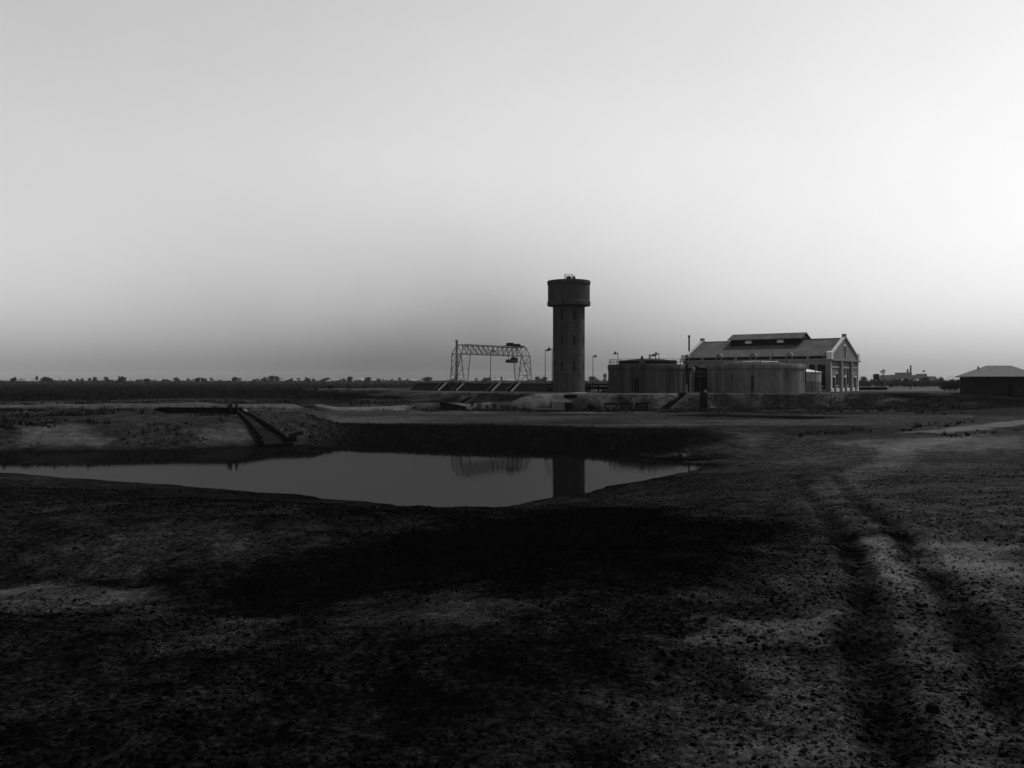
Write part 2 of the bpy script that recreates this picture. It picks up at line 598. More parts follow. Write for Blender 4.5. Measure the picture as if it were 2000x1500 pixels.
def soil_value(x, y, z):
    """dry pale (1) .. dark (0) soil, as patches that lie on the ground"""
    r = np.hypot(x, y)
    yy = np.maximum(y, 0.5)
    px = 1000 + F * x / yy
    py = HOR + F * (EYE - z) / yy
    sd = sd_poly(x, y, POND)
    st = sd_poly(x, y, TERR)
    v = np.full(x.shape, 0.46)
    v += 0.16 * fbm(x, y, 18, 3, 61)
    front = y > 2
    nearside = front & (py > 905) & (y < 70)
    # darker ground tone left of the cart track
    left_dark = sstep(1640, 1150, px + 130 * fbm(x, y, 5, 3, 63)) * nearside
    v -= 0.20 * left_dark
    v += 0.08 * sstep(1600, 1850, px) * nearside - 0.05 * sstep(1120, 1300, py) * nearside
    v += 0.05 * fbm((x + y) * .35, (x - y) * 1.6, 2.0, 3, 66) * left_dark * 2
    for poly, w, s in SOIL_PATCH:
        d = sd_poly(x + 0.7 * fbm(x, y, 1.6, 4, 71), y + 1.8 * fbm(x, y, 2.4, 4, 72), poly)
        v += w * (1 - sstep(-s * .6, s * .6, d))
    # far bank of the pond: dark weeds
    edge = np.interp(px, [640, 1440], [103.5, 90.5]) + 0.7 * fbm(x, y, 2.5, 3, 98)
    dark_bank = (sd > 0) & (y < edge) & (y > 70) & (px > 590) & (px < 1480)
    v = np.where(dark_bank, v - 0.46 * sstep(590, 760, px) * (1 - sstep(1310, 1450, px + 60 * fbm(x, y, 4, 2, 8))), v)
    d, _ = d_line(x, y, SPOIL_R)
    v += 0.28 * (1 - sstep(2.2, 4.2, d + fbm(x, y, 3, 3, 81)))
    d, _ = d_line(x, y, SPOIL_L)
    v += 0.22 * (1 - sstep(1.8, 3.6, d + 1.5 * fbm(x, y, 4, 3, 82)))
    # slope of the terrace: patchy weeds, pale scree in front of the tower
    slope = (st > 0) & (st < 24) & (y > 120)
    v = np.where(slope, v - 0.06 + 0.40 * fbm(x, y, 4.5, 4, 84) - 0.12 * sstep(58, 75, x), v)
    v += 0.18 * np.exp(-(((x - 12) / 8) ** 2 + ((y - 156) / 4.5) ** 2))
    v += 0.22 * np.exp(-(((x - 28) / 9) ** 2 + ((y - 156) / 3.5) ** 2))
    v = np.where(st < 0, v + 0.10, v)
    v += 0.22 * np.exp(-((st + 0.3) / 0.8) ** 2) + 0.24 * (st < 0) * sstep(186, 200, y) * sstep(70, 78, x)
    flat = np.clip((y - 86) / 8, 0, 1) * np.clip((152 - y) / 5, 0, 1) * (px > 640) * (px < 1900)
    v += flat * (0.05 + 0.20 * fbm(x / 9.0, y, 3.5, 3, 93))
    # scrub plain to the left
    plain = sstep(165, 215, r) * (st > 6)
    v = v - 0.32 * plain * (1 - sstep(900, 2200, r))
    # dark wet ring at the waterline
    v = v - 0.18 * np.exp(-np.abs(sd) / 0.7)
    for track, dep in TRACKS:
        d, tt = d_line(x, y, track)
        v = v - 0.22 * sstep(0.02, 0.6, tt) * np.exp(-(np.maximum(d + 0.16 * fbm(x, y, 0.8, 3, 88), 0) / (0.22 + 0.14 * tt)) ** 4)
    return np.clip(v, 0, 1)


def patch(pts, w, s):
    return ([ground_at(*p) for p in pts], w, s)


SOIL_PATCH = [
    patch([(1545, 985), (1600, 930), (1720, 880), (1880, 848), (1960, 846), (1800, 885), (1690, 940), (1640, 1000)], 0.13, 1.2),
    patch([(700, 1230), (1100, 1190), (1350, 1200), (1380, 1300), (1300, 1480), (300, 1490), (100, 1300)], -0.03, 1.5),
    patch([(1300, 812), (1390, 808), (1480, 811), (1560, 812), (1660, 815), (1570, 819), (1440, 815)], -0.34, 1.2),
    patch([(-200, 1095), (40, 1108), (250, 1128), (420, 1140), (700, 1072), (980, 1008), (1180, 985), (1330, 1000), (1540, 1015), (1555, 1045), (1450, 1100), (1330, 1140), (1000, 1132), (800, 1140), (560, 1195), (420, 1200), (230, 1165), (40, 1132), (-200, 1128)], -0.23, 1.6),  # dark band along the hollow, set in the ground tone
    patch([(-60, 1150), (60, 1135), (190, 1150), (230, 1185), (120, 1212), (-60, 1215)], 0.2, 0.6),
    patch([(230, 1240), (420, 1210), (560, 1210), (520, 1250), (300, 1265)], 0.16, 0.6),
    patch([(760, 1180), (900, 1150), (1090, 1150), (1120, 1190), (900, 1210)], 0.16, 0.6),
    patch([(1380, 1200), (1420, 1188), (1600, 1188), (1650, 1240), (1480, 1262), (1390, 1240)], 0.24, 0.3),
    patch([(1700, 1060), (1740, 1050), (1800, 1110), (1790, 1135), (1710, 1135)], 0.30, 0.5),
    patch([(1830, 1080), (1990, 1060), (2050, 1150), (1880, 1140)], 0.26, 0.5),
    patch([(1500, 1300), (1640, 1290), (1660, 1440), (1520, 1430)], 0.12, 0.4),
    patch([(1180, 1430), (1400, 1360), (1620, 1380), (1640, 1480), (1200, 1490)], 0.12, 0.4),
    patch([(1740, 846), (1830, 838), (1910, 829), (2050, 816), (2050, 825), (1910, 839), (1830, 846)], 0.34, .8),
    patch([(1620, 868), (1760, 858), (2000, 850), (2000, 880), (1760, 885)], 0.18, 1.5),
    patch([(40, 835), (130, 830), (220, 860), (200, 872), (40, 872)], 0.22, 1.5),
    patch([(380, 835), (470, 820), (510, 850), (470, 868), (390, 862)], 0.14, 1.5),
    patch([(1240, 884), (1340, 878), (1350, 892), (1260, 896)], 0.34, 0.8),
    patch([(1290, 865), (1420, 845), (1520, 845), (1480, 868), (1330, 885)], 0.14, 1.5),
]
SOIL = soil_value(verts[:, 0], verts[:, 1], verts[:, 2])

gm = bpy.data.materials.new("ground_soil")
gm.use_nodes = True
nt = gm.node_tree
bs = nt.nodes["Principled BSDF"]
bs.inputs["Roughness"].default_value = 1.0
bs.inputs["Specular IOR Level"].default_value = 0.0
at = nt.nodes.new("ShaderNodeAttribute")
at.attribute_name = "soil"
tcn = nt.nodes.new("ShaderNodeTexCoord")


def g_noise(sc, det, rg=0.65):
    n = nt.nodes.new("ShaderNodeTexNoise")
    n.inputs["Scale"].default_value = sc
    n.inputs["Detail"].default_value = det
    n.inputs["Roughness"].default_value = rg
    nt.links.new(tcn.outputs["Object"], n.inputs["Vector"])
    return n.outputs["Fac"]


def g_math(op, a, b, c=None):
    n = nt.nodes.new("ShaderNodeMath")
    n.operation = op
    for k, x in enumerate((a, b, c)):
        if x is None:
            continue
        if isinstance(x, (int, float)):
            n.inputs[k].default_value = x
        else:
            nt.links.new(x, n.inputs[k])
    return n.outputs[0]


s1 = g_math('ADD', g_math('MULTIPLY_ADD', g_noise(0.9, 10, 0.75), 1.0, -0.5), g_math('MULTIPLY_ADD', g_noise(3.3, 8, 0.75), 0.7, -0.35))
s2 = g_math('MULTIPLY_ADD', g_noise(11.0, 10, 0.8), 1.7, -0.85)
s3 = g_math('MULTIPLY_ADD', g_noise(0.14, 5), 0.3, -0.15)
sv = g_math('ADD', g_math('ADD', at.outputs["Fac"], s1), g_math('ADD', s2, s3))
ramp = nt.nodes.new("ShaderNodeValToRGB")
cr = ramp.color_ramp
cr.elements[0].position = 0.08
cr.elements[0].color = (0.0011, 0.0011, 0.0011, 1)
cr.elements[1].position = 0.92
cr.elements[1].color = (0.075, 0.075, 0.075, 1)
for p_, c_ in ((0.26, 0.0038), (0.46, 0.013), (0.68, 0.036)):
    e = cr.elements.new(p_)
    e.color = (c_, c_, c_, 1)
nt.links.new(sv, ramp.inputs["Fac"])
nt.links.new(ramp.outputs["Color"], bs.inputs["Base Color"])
bmp = nt.nodes.new("ShaderNodeBump")
bmp.inputs["Strength"].default_value = 0.9
bmp.inputs["Distance"].default_value = 0.07
nt.links.new(g_math('ADD', g_noise(14, 8, 0.7), g_noise(2.5, 6, 0.7)), bmp.inputs["Height"])
nt.links.new(bmp.outputs["Normal"], bs.inputs["Normal"])

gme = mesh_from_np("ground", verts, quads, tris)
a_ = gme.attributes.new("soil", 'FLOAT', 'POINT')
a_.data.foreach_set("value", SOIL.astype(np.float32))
gme.materials.append(gm)
ground = bpy.data.objects.new("ground", gme)
COL.objects.link(ground)
tag(ground, "bare earth banks and flats round the pond and the works", None, None, "structure")

# pond water
wm = bpy.data.materials.new("pond_water")
wm.use_nodes = True
nt2 = wm.node_tree
nt2.nodes.clear()
w_o = nt2.nodes.new("ShaderNodeOutputMaterial")
w_mix = nt2.nodes.new("ShaderNodeMixShader")
w_dif = nt2.nodes.new("ShaderNodeBsdfDiffuse")
w_dif.inputs["Color"].default_value = (0.004, 0.004, 0.004, 1)
w_gl = nt2.nodes.new("ShaderNodeBsdfGlossy")
w_gl.inputs["Color"].default_value = (0.17, 0.17, 0.17, 1)
w_gl.inputs["Roughness"].default_value = 0.03
w_fr = nt2.nodes.new("ShaderNodeFresnel")
w_fr.inputs["IOR"].default_value = 1.33
nt2.links.new(w_fr.outputs["Fac"], w_mix.inputs["Fac"])
nt2.links.new(w_dif.outputs["BSDF"], w_mix.inputs[1])
nt2.links.new(w_gl.outputs["BSDF"], w_mix.inputs[2])
nt2.links.new(w_mix.outputs["Shader"], w_o.inputs["Surface"])
tcw = nt2.nodes.new("ShaderNodeTexCoord")
mpw = nt2.nodes.new("ShaderNodeMapping")
mpw.inputs["Scale"].default_value = (1.2, 2.2, 1)
nt2.links.new(tcw.outputs["Object"], mpw.inputs["Vector"])
nw = nt2.nodes.new("ShaderNodeTexNoise")
nw.inputs["Scale"].default_value = 1.6
nw.inputs["Detail"].default_value = 3
nt2.links.new(mpw.outputs["Vector"], nw.inputs["Vector"])
bw = nt2.nodes.new("ShaderNodeBump")
bw.inputs["Strength"].default_value = 0.12
bw.inputs["Distance"].default_value = 0.012
nt2.links.new(nw.outputs["Fac"], bw.inputs["Height"])
nt2.links.new(bw.outputs["Normal"], w_gl.inputs["Normal"])
px0 = [p[0] for p in POND]
py0 = [p[1] for p in POND]
wmb = MB()
x0, x1, y0, y1 = min(px0) - 3, max(px0) + 2, min(py0) - 2, max(py0) + 2
grow = []
cxm, cym = sum(px0) / len(px0), sum(py0) / len(py0)
for (x, y) in POND:
    d = Vector((x - cxm, y - cym))
    d = d.normalized() * (d.length + 1.0)
    grow.append((cxm + d.x, cym + d.y, 0.0))
wmb.add(grow, [tuple(range(len(grow)))])
water = wmb.build("water", wm)
if water.data.polygons[0].normal.z < 0:
    water.data.flip_normals()
tag(water, "still dark water of the pond mirroring tower and sky", None, None, "structure")

# ------------------------------------------------------------------ grid of the works
U = Vector((-0.794, 0.609, 0)).normalized()
Wd = Vector((0.609, 0.794, 0)).normalized()
RZ = math.atan2(-U.y, -U.x)          # local +x = -U, local +y = Wd


# ------------------------------------------------------------------ water tower
def water_tower():
    cx, cy = XY(1111, 165)
    t = thing("water_tower", "tall round concrete water tower with slit windows and a wider tank on top", "water tower", (cx, cy, ZT - 0.1))
    R, n = 3.02, 96
    zs = [0, 4.3, 6.0, 9.05, 10.75, 13.8, 15.55, 16.6]
    wrows = {1, 3, 5}
    off = math.radians(-90 - 29)          # first slit, measured from +x
    wcent = [off + k * math.pi / 4 for k in range(8)]
    mb = MB()
    half = 0.165 / R
    edges = []
    for c in wcent:
        edges += [c - half, c + half]
    angs = sorted(set([round(a % (2 * math.pi), 6) for a in edges] + [round(2 * math.pi * i / n, 6) for i in range(n)]))
    keep = [angs[0]]
    for a in angs[1:]:
        if a - keep[-1] > 0.006 or any(abs((a - e) % (2 * math.pi)) < 1e-4 for e in edges):
            keep.append(a)
    angs = keep
    na_ = len(angs)

    def pt(a, r, z):
        return (r * math.cos(a), r * math.sin(a), z)

    def is_win(a0, a1):
        mid = (a0 + a1) / 2
        return any(abs(((mid - c + math.pi) % (2 * math.pi)) - math.pi) < half for c in wcent)
    for i in range(na_):
        a0, a1 = angs[i], angs[(i + 1) % na_]
        if a1 < a0:
            a1 += 2 * math.pi
        for k in range(len(zs) - 1):
            if k in wrows and is_win(a0, a1):
                ri = R - 0.4
                for (b0, b1) in ((a0, a0), (a1, a1)):
                    mb.add([pt(b0, R, zs[k]), pt(b0, ri, zs[k]), pt(b0, ri, zs[k + 1]), pt(b0, R, zs[k + 1])], [(0, 1, 2, 3)])
                for z in (zs[k], zs[k + 1]):
                    mb.add([pt(a0, R, z), pt(a1, R, z), pt(a1, ri, z), pt(a0, ri, z)], [(0, 1, 2, 3)])
            else:
                mb.add([pt(a0, R, zs[k]), pt(a1, R, zs[k]), pt(a1, R, zs[k + 1]), pt(a0, R, zs[k + 1])], [(0, 1, 2, 3)])
    me = mb.mesh("shaft", M['concrete'], False, False)
    bm = bmesh.new()
    bm.from_mesh(me)
    bmesh.ops.remove_doubles(bm, verts=bm.verts, dist=0.001)
    bmesh.ops.recalc_face_normals(bm, faces=bm.faces)
    for f in bm.faces:
        f.smooth = True
    bm.to_mesh(me)
    bm.free()
    me.set_sharp_from_angle(angle=math.radians(35))
    child(t, me, "shaft")
    for k in (1, 3, 5):
        for c in wcent:
            w = MB()
            r = R - 0.38
            w.add([pt(c - half * 1.2, r, zs[k] - .02), pt(c + half * 1.2, r, zs[k] - .02), pt(c + half * 1.2, r, zs[k + 1] + .02), pt(c - half * 1.2, r, zs[k + 1] + .02)], [(0, 1, 2, 3)])
            w.build("window", M['glass'], t)
    tk = MB().lathe([(3.0, 16.5), (4.08, 16.62), (4.10, 17.35), (3.97, 17.45), (3.97, 20.55), (4.07, 20.62), (4.10, 21.25), (3.98, 21.33), (0.01, 21.75)], 96)
    tk.build("tank", M['concrete'], t, True)
    ft = MB().lathe([(3.3, -0.3), (3.3, 0.15), (3.03, 0.28)], 64)
    ft.build("plinth", M['pale_concrete'], t, True)
    rl = MB()
    zc = 21.7
    for (x, y) in ((-0.05, -.7), (1.35, -.7), (1.35, .7), (-0.05, .7)):
        rl.bar((x - .7, y, zc - .15), (x - .7, y, zc + .85), 0.07)
    for z in (zc + .45, zc + .85):
        for a, b in (((-.75, -.7), (.65, -.7)), ((.65, -.7), (.65, .7)), ((.65, .7), (-.75, .7)), ((-.75, .7), (-.75, -.7))):
            rl.bar((a[0], a[1], z), (b[0], b[1], z), 0.06)
    rl.build("railing", M['dark_steel'], t)
    hatch = MB().lathe([(0.55, zc - .15), (0.5, zc + .35), (0.12, zc + .6)], 16, 0, 0)
    hatch.build("hatch", M['dark_steel'], t, True)
    MB().lathe([(0.34, zc - .15), (0.28, zc + .2), (0.05, zc + .7)], 12, 1.0, -.2).build("vent", M['dark_steel'], t, True)


water_tower()


# ------------------------------------------------------------------ digestion tanks
def ring_railing(parent, R, z, n, h=1.0):
    rl = MB()
    k = 72
    rail = None
    for zz in (z + h, z + h * .5):
        rl = MB()
        for i in range(k):
            a, b = 2 * math.pi * i / k, 2 * math.pi * (i + 1) / k
            rl.bar((R * math.cos(a), R * math.sin(a), zz), (R * math.cos(b), R * math.sin(b), zz), 0.06)
        if rail is None:
            rail = rl.build("railing", M['dark_steel'], parent)
        else:
            rl.build("rail", M['dark_steel'], rail)
    pm = MB().bar((0, 0, 0), (0, 0, h), 0.075).mesh("post", M['dark_steel'])
    for i in range(n):
        a = 2 * math.pi * (i + .35) / n
        child(rail, pm, "post", (R * math.cos(a), R * math.sin(a), z))


def round_tank(cx, cy, R, H, label, extra, m='tank_concrete'):
    t = thing("digestion_tank", label, "tank", (cx, cy, ZT), 0, "round concrete digestion tanks on the terrace")
    w = MB().lathe([(R, -0.4), (R, H - 1.0), (R + .13, H - .93), (R + .15, H - .22), (R, H), (R - .5, H + .02), (0.02, H + .25)], 128)
    w.build("wall", M[m], t, True)
    extra(t, R, H)
    return t


def pipe_on_wall(t, R, ang, z0, z1, r, m='dark_steel', name="downpipe"):
    d = R + r + 0.03
    a = math.radians(ang)
    MB().cyl((d * math.cos(a), d * math.sin(a), z0), (d * math.cos(a), d * math.sin(a), z1), r, None, 10).build(name, M[m], t, True)


def left_extra(t, R, H):
    ring_railing(t, R - .2, H, 22)
    c = MB().lathe([(5.7, H), (5.7, H + .75), (5.5, H + .8), (2.0, H + 1.15), (1.0, H + 1.2), (0.02, H + 1.22)], 64)
    cov = c.build("floating_cover", M['dark_steel'], t, True, "dark low domed cover on the tank top")
    p = MB()
    p.cyl((0.2, -1, H + 1), (0.2, -1, H + 2.0), .12)
    p.cyl((0.2, -1, H + 1.9), (1.4, -1, H + 1.9), .1)
    p.cyl((1.4, -1, H + 1.1), (1.4, -1, H + 1.9), .1)
    p.build("gas_pipe", M['steel'], cov, True)
    MB().cyl((-1.2, -.5, H + 1), (-1.2, -.5, H + 1.7), .3, .2, 12).build("valve", M['dark_steel'], cov, True)
    MB().box(-2.6, -R + .1, H, -1.75, -R + 1.6, H + 1.0).build("pier", M['tank_concrete'], t)
    dr = MB()
    aa = math.radians(-90 - 24)
    a_, b_ = math.cos(aa), math.sin(aa)
    tx, ty = -b_, a_
    pts = [(-.42, 0.1), (.42, 0.1), (.42, 2.6), (.2, 3.0), (0, 3.1), (-.2, 3.0), (-.42, 2.6)]
    front = [(a_ * (R + .06) + tx * u, b_ * (R + .06) + ty * u, z) for u, z in pts]
    back = [(a_ * (R - .3) + tx * u, b_ * (R - .3) + ty * u, z) for u, z in pts]
    n = len(pts)
    dr.add(front + back, [tuple(range(n)), tuple(range(2 * n - 1, n - 1, -1))] + [(i, (i + 1) % n, n + (i + 1) % n, n + i) for i in range(n)])
    dr.build("door", M['dark_board'], t)
    pipe_on_wall(t, R + .15, -90 - 23, 3.1, H + .3, .06)
    pipe_on_wall(t, R + .15, -90 + 58, 1.6, H + .1, .22)
    pipe_on_wall(t, R, -90 + 14, 0.1, H - 1.1, .05, 'steel')
    pipe_on_wall(t, R, -90 + 33, 0.1, H - 1.1, .05, 'steel')


def right_extra(t, R, H):
    MB().lathe([(5.6, H), (5.6, H + .35), (2.2, H + .7), (0.02, H + .8)], 64).build("cover", M['tank_concrete'], t, True)
    tops = [(-4.5, -6, .25, .55), (-1.0, -7, .3, .5), (2.6, -5, .35, .9), (5.2, -4.5, .3, 1.0), (-7, -4, .3, .5)]
    for x, y, r, h in tops:
        MB().cyl((x, y, H - .05), (x, y, H + h), r, r * .7, 12).build("valve", M['steel'], t, True)
    MB().cyl((2.2, -4, H), (2.2, -4, H + 2.1), .07).build("vent_pipe", M['dark_steel'], t)
    MB().cyl((-1, -6.3, H + .35), (2.6, -6.0, H + .4), .13).build("gas_pipe", M['pale_steel'], t, True)
    # gusset leaning on the deck edge
    MB().prism([(6.2, H - .05), (7.1, H - .05), (6.7, H + .9), (6.5, H + .9)], 'y', -3.2, -2.9).build("bracket", M['pale_concrete'], t)
    pipe_on_wall(t, R, -90 - 19, 0.4, 3.3, .17)
    pipe_on_wall(t, R + .15, -90 + 61, 1.9, H - .8, .12)
    pipe_on_wall(t, R + .15, -90 - 44, 2.0, H - .2, .06, 'steel')
    pipe_on_wall(t, R + .15, -90 + 20, 2.4, H - .9, .05)


round_tank(XY(1265, 172)[0], 172, 7.75, 5.5, "left round concrete tank with a pipe railing and dark cover on its deck", left_extra, "old_concrete")
round_tank(XY(1475.5, 172.5)[0], 172.5, 9.3, 5.55, "wide streaked concrete tank without railing in front of the brick hall", right_extra)

# pale steel tank behind
pcx, pcy = XY(1556, 183)
pt_ = thing("steel_tank", "pale smooth cylindrical tank with shallow conical roof beside the brick hall", "tank", (pcx, pcy, ZT))
MB().lathe([(4.9, 2.2), (4.9, 4.05)], 72).build("wall", mat('weathered_steel', 0.17, rough=0.6, var=0.2, scale=.6, streak=0.3), pt_, True)
MB().lathe([(4.93, -.2), (4.93, 2.2), (4.86, 2.23)], 72).build("lower_wall", mat('lower_steel', 0.08, rough=0.7, var=0.4, scale=.5, streak=0.5), pt_, True, "dark lower half of the tank wall")  # lower half in a darker tone than the wall above
MB().lathe([(5.0, 4.05), (5.0, 4.15), (0.02, 5.2)], 72).build("roof", M['pale_steel'], pt_, True)

# valve house between the two tanks
vh = thing("valve_house", "low dark flat-roofed shed in the gap between the two concrete tanks", "shed", (XY(1363, 181)[0], 181, ZT), 0)
MB().box(-3.6, -1.5, -.2, 3.6, 3, 4.75).build("wall", M['dark_board'], vh)
MB().box(-3.9, -1.9, 4.75, 3.9, 3.3, 5.0).build("roof", M['dark_concrete'], vh)
MB().box(-3.2, -1.62, 3.95, 3.2, -1.5, 4.3).build("lintel", M['timber'], vh)
MB().box(-3.2, -1.62, 3.2, 3.2, -1.5, 3.4).build("lintel", M['timber'], vh)
MB().box(-1.1, -1.58, 0, 1.1, -1.5, 2.9).build("door", M['tar_timber'], vh)
# vent column
vc = thing("vent_column", "pale vertical pipe with a rounded cowl standing between the two tanks", "vent pipe", (XY(1349, 164)[0], 164, ZT))
MB().cyl((0, 0, -.1), (0, 0, 4.0), .24, .22, 16).build("pipe", M['pale_concrete'], vc, True)
MB().cyl((0.55, 0.1, -.1), (0.55, .1, 4.2), .09, None, 10).build("side_pipe", M['pale_concrete'], vc, True)
MB().lathe([(.2, 3.9), (.36, 4.15), (.36, 4.75), (.2, 5.0), (.02, 5.05)], 16, .5, .1).build("cowl", M['pale_concrete'], vc, True)
MB().bar((.9, -.3, -.1), (.6, 0, 2.0), .14).build("brace", M['tar_timber'], vc)


# ------------------------------------------------------------------ engine house
def wall_panel(mb, axis, u0, u1, z0, z1, openings, face, back):
    """a wall in the plane of an axis with real openings; face/back are the outer and inner coordinates"""
    us = sorted(set([u0, u1] + [o[0] for o in openings] + [o[1] for o in openings]))
    zs = sorted(set([z0, z1] + [o[2] for o in openings] + [o[3] for o in openings]))

    def hole(a, b, c, d):
        m, k = (a + b) / 2, (c + d) / 2
        if m < u0 or m > u1 or k < z0 or k > z1:
            return True
        return any(o[0] < m < o[1] and o[2] < k < o[3] for o in openings)

    def pt(u, z, f):
        return (u, f, z) if axis == 'x' else (f, u, z)
    U_, Z_ = us, zs
    for i in range(len(U_) - 1):
        for k in range(len(Z_) - 1):
            a, b, c, d = U_[i], U_[i + 1], Z_[k], Z_[k + 1]
            if hole(a, b, c, d):
                continue
            mb.add([pt(a, c, face), pt(b, c, face), pt(b, d, face), pt(a, d, face)], [(0, 1, 2, 3)])
            for (p, q, hm) in (((a, c), (a, d), (a - .01, (c + d) / 2)), ((b, c), (b, d), (b + .01, (c + d) / 2)),
                               ((a, c), (b, c), ((a + b) / 2, c - .01)), ((a, d), (b, d), ((a + b) / 2, d + .01))):
                if hole(hm[0], hm[0], hm[1], hm[1]):
                    mb.add([pt(p[0], p[1], face), pt(q[0], q[1], face), pt(q[0], q[1], back), pt(p[0], p[1], back)], [(0, 1, 2, 3)])


def engine_house():
    L, W = 34.2, 20.0
    t = thing("engine_house", "large brick engine hall with pale stone trim, tiled gable roof and roof monitor", "building", (67.7, 185, ZT), RZ)
    EV = 6.6          # underside of cornice
    # long side (y = 0), local x from -L to 0
    nmaj, dome_w = 4, 1.45
    maj = [-(L - dome_w / 2) + k * (L - dome_w) / nmaj for k in range(nmaj + 1)]    # centres of the domed piers
    bays = []
    for k in range(nmaj):
        a, b = maj[k] + dome_w / 2, maj[k + 1] - dome_w / 2
        mid = (a + b) / 2
        bays += [(a, mid - .25), (mid + .25, b)]
    # close to the near corner the photo shows three narrow arched windows
    wins = []
    for (a, b) in bays[:-1]:
        c = (a + b) / 2
        wins.append((c - 1.2, c + 1.2, 1.2, 5.9))
    a, b = bays[-1]
    wins += [(a + .0, a + 1.3, 1.2, 5.9), (a + 1.75, a + 3.0, 1.2, 5.9)]
    wins.append((-1.35 - 0.75, -1.35 + .25, 0.4, 5.9))
    # keep clear of the last dome pier
    wl = MB()
    wall_panel(wl, 'x', -L, 0, -.3, EV, wins, 0.0, .45)
    wall_o = wl.build("wall", M['brick'], t)
    for (a, b, c, d) in wins:
        w = MB().box(a - .02, .30, c - .02, b + .02, .34, d + .02)
        win = w.build("window", M['glass'], t)
        fr = MB()
        fr.box(a, .2, (c + d) / 2 + .9, b, .3, (c + d) / 2 + 1.15)
        fr.box((a + b) / 2 - .04, .22, c, (a + b) / 2 + .04, .3, d)
        fr.build("frame", M['timber'], win)
        # arch spandrels
        r = (b - a) / 2
        cx_, cz = (a + b) / 2, d - r
        sp = MB()
        arc = [(cx_ + r * math.cos(math.pi * k / 10), cz + r * math.sin(math.pi * k / 10)) for k in range(11)]
        for k in range(10):
            p, q = arc[k], arc[k + 1]
            corner_x = b if k < 5 else a
            sp.add([(p[0], 0.004, p[1]), (q[0], .004, q[1]), (q[0] if k < 5 else corner_x, .004, d) if False else (corner_x, .004, d)], [(0, 1, 2)])
        top = [(arc[5][0], .004, d)]
        sp.add([(arc[5][0], .004, arc[5][1]), (b, .004, d), (arc[5][0], .004, d + .001)], [(0, 1, 2)])
        sp.build("arch", M['brick'], win, False, None, None, False)
        MB().box(a - .15, -.08, c - .2, b + .15, .25, c - .003).build("sill", M['dressing'], win)
    # piers of the long side
    for x in sorted(set([(bays[k][0] + bays[k][1]) / 2 for k in ()] + [-L + .35] + maj[1:-1] + [-.35])):
        MB().box(x - .35, -.18, -.3, x + .35, -.003, EV).build("pier", M['brick'], t)
    # cornice and parapet with recessed panels
    MB().box(-L - .25, -.3, EV, 0.12, .5, EV + .32).build("cornice", M['brick'], t)
    par = MB()
    openings = []
    z0, z1 = EV + .32, EV + 1.15
    for (a, b) in bays:
        openings.append((a + .02, b - .02, z0 + .14, z1 - .12))
    for x in maj:
        openings.append((x - dome_w / 2 + .18, x + dome_w / 2 - .18, z0 + .14, z1 - .12))
    wall_panel(par, 'x', -L, 0, z0, z1, openings, -.12, .12)
    par.box(-L, .12, z0, 0, .4, z1)
    par.build("parapet", M['brick'], t)
    bk = MB()
    for (a, b, c, d) in openings:
        bk.box(a + .002, .06, c + .002, b - .002, .115, d - .002)
    bk.build("parapet_panel", M['dark_board'], t)
    for x in maj:
        pts = [(x - dome_w / 2, z1), (x + dome_w / 2, z1)]
        for k in range(9):
            an = math.pi * k / 8
            pts.append((x + dome_w / 2 * math.cos(an) * .98, z1 + .12 + .62 * math.sin(an)))
        MB().prism(pts, 'y', -.16, .7).build("parapet_crest", M['brick'], t)
    # far long side and left end
    MB().box(-L, W - .45, -.3, 0, W, EV + .9).build("wall", M['brick'], t)
    # roof: eaves behind the parapet at z 7.1, ridge 11.9
    ze, zr = EV + .62, 11.75
    rf = MB()
    rf.prism([(.42, ze), (W / 2, zr), (W - .2, ze), (W - .2, ze - .25), (W / 2, zr - .3), (.42, ze - .25)], 'x', -L + .35, -.35)
    roof = rf.build("roof", M['roof'], t)
    # gables
    slit = (9.3, 10.7, 7.55, 10.0)
    gb = MB()

    def rz(y):
        return ze + .15 + (zr - ze) * (1 - abs(y - W / 2) / (W / 2))

    def gable(x_out, x_in, has_slit):
        g = MB()
        zb = EV + .32
        if has_slit:
            polys = [[(0, zb), (slit[0], zb), (slit[0], rz(slit[0])), (0, rz(0))],
                     [(slit[1], zb), (W, zb), (W, rz(W)), (slit[1], rz(slit[1]))],
                     [(slit[0], zb), (slit[1], zb), (slit[1], slit[2]), (slit[0], slit[2])],
                     [(slit[0], slit[3]), (slit[1], slit[3]), (slit[1], rz(slit[1])), (W / 2, rz(W / 2)), (slit[0], rz(slit[0]))]]
        else:
            polys = [[(0, zb), (W, zb), (W, rz(W)), (W / 2, rz(W / 2)), (0, rz(0))]]
        for p in polys:
            g.prism(p, 'x', x_in, x_out)
        return g.build("gable", M['brick'], t)
    gable(-.02, -.32, True)
    gable(-L + .32, -L + .02, False)
    MB().box(-.28, slit[0] - .02, slit[2], -.22, slit[1] + .02, slit[3]).build("window", M['glass'], t, False, "narrow slit window high in the gable")
    sr = MB()
    sr.box(-.018, slit[0] - .14, slit[2] - .1, .06, slit[0] - .003, slit[3] - .2)
    sr.box(-.018, slit[1] + .003, slit[2] - .1, .06, slit[1] + .14, slit[3] - .2)
    sr.prism([(slit[0] - .14, slit[3] - .02), (slit[1] + .14, slit[3] - .02), (slit[1] + .05, slit[3] + .2), (10.0, slit[3] + .32), (slit[0] - .05, slit[3] + .2)], 'x', -.018, .06)
    sr.build("window_surround", M['dressing'], t)
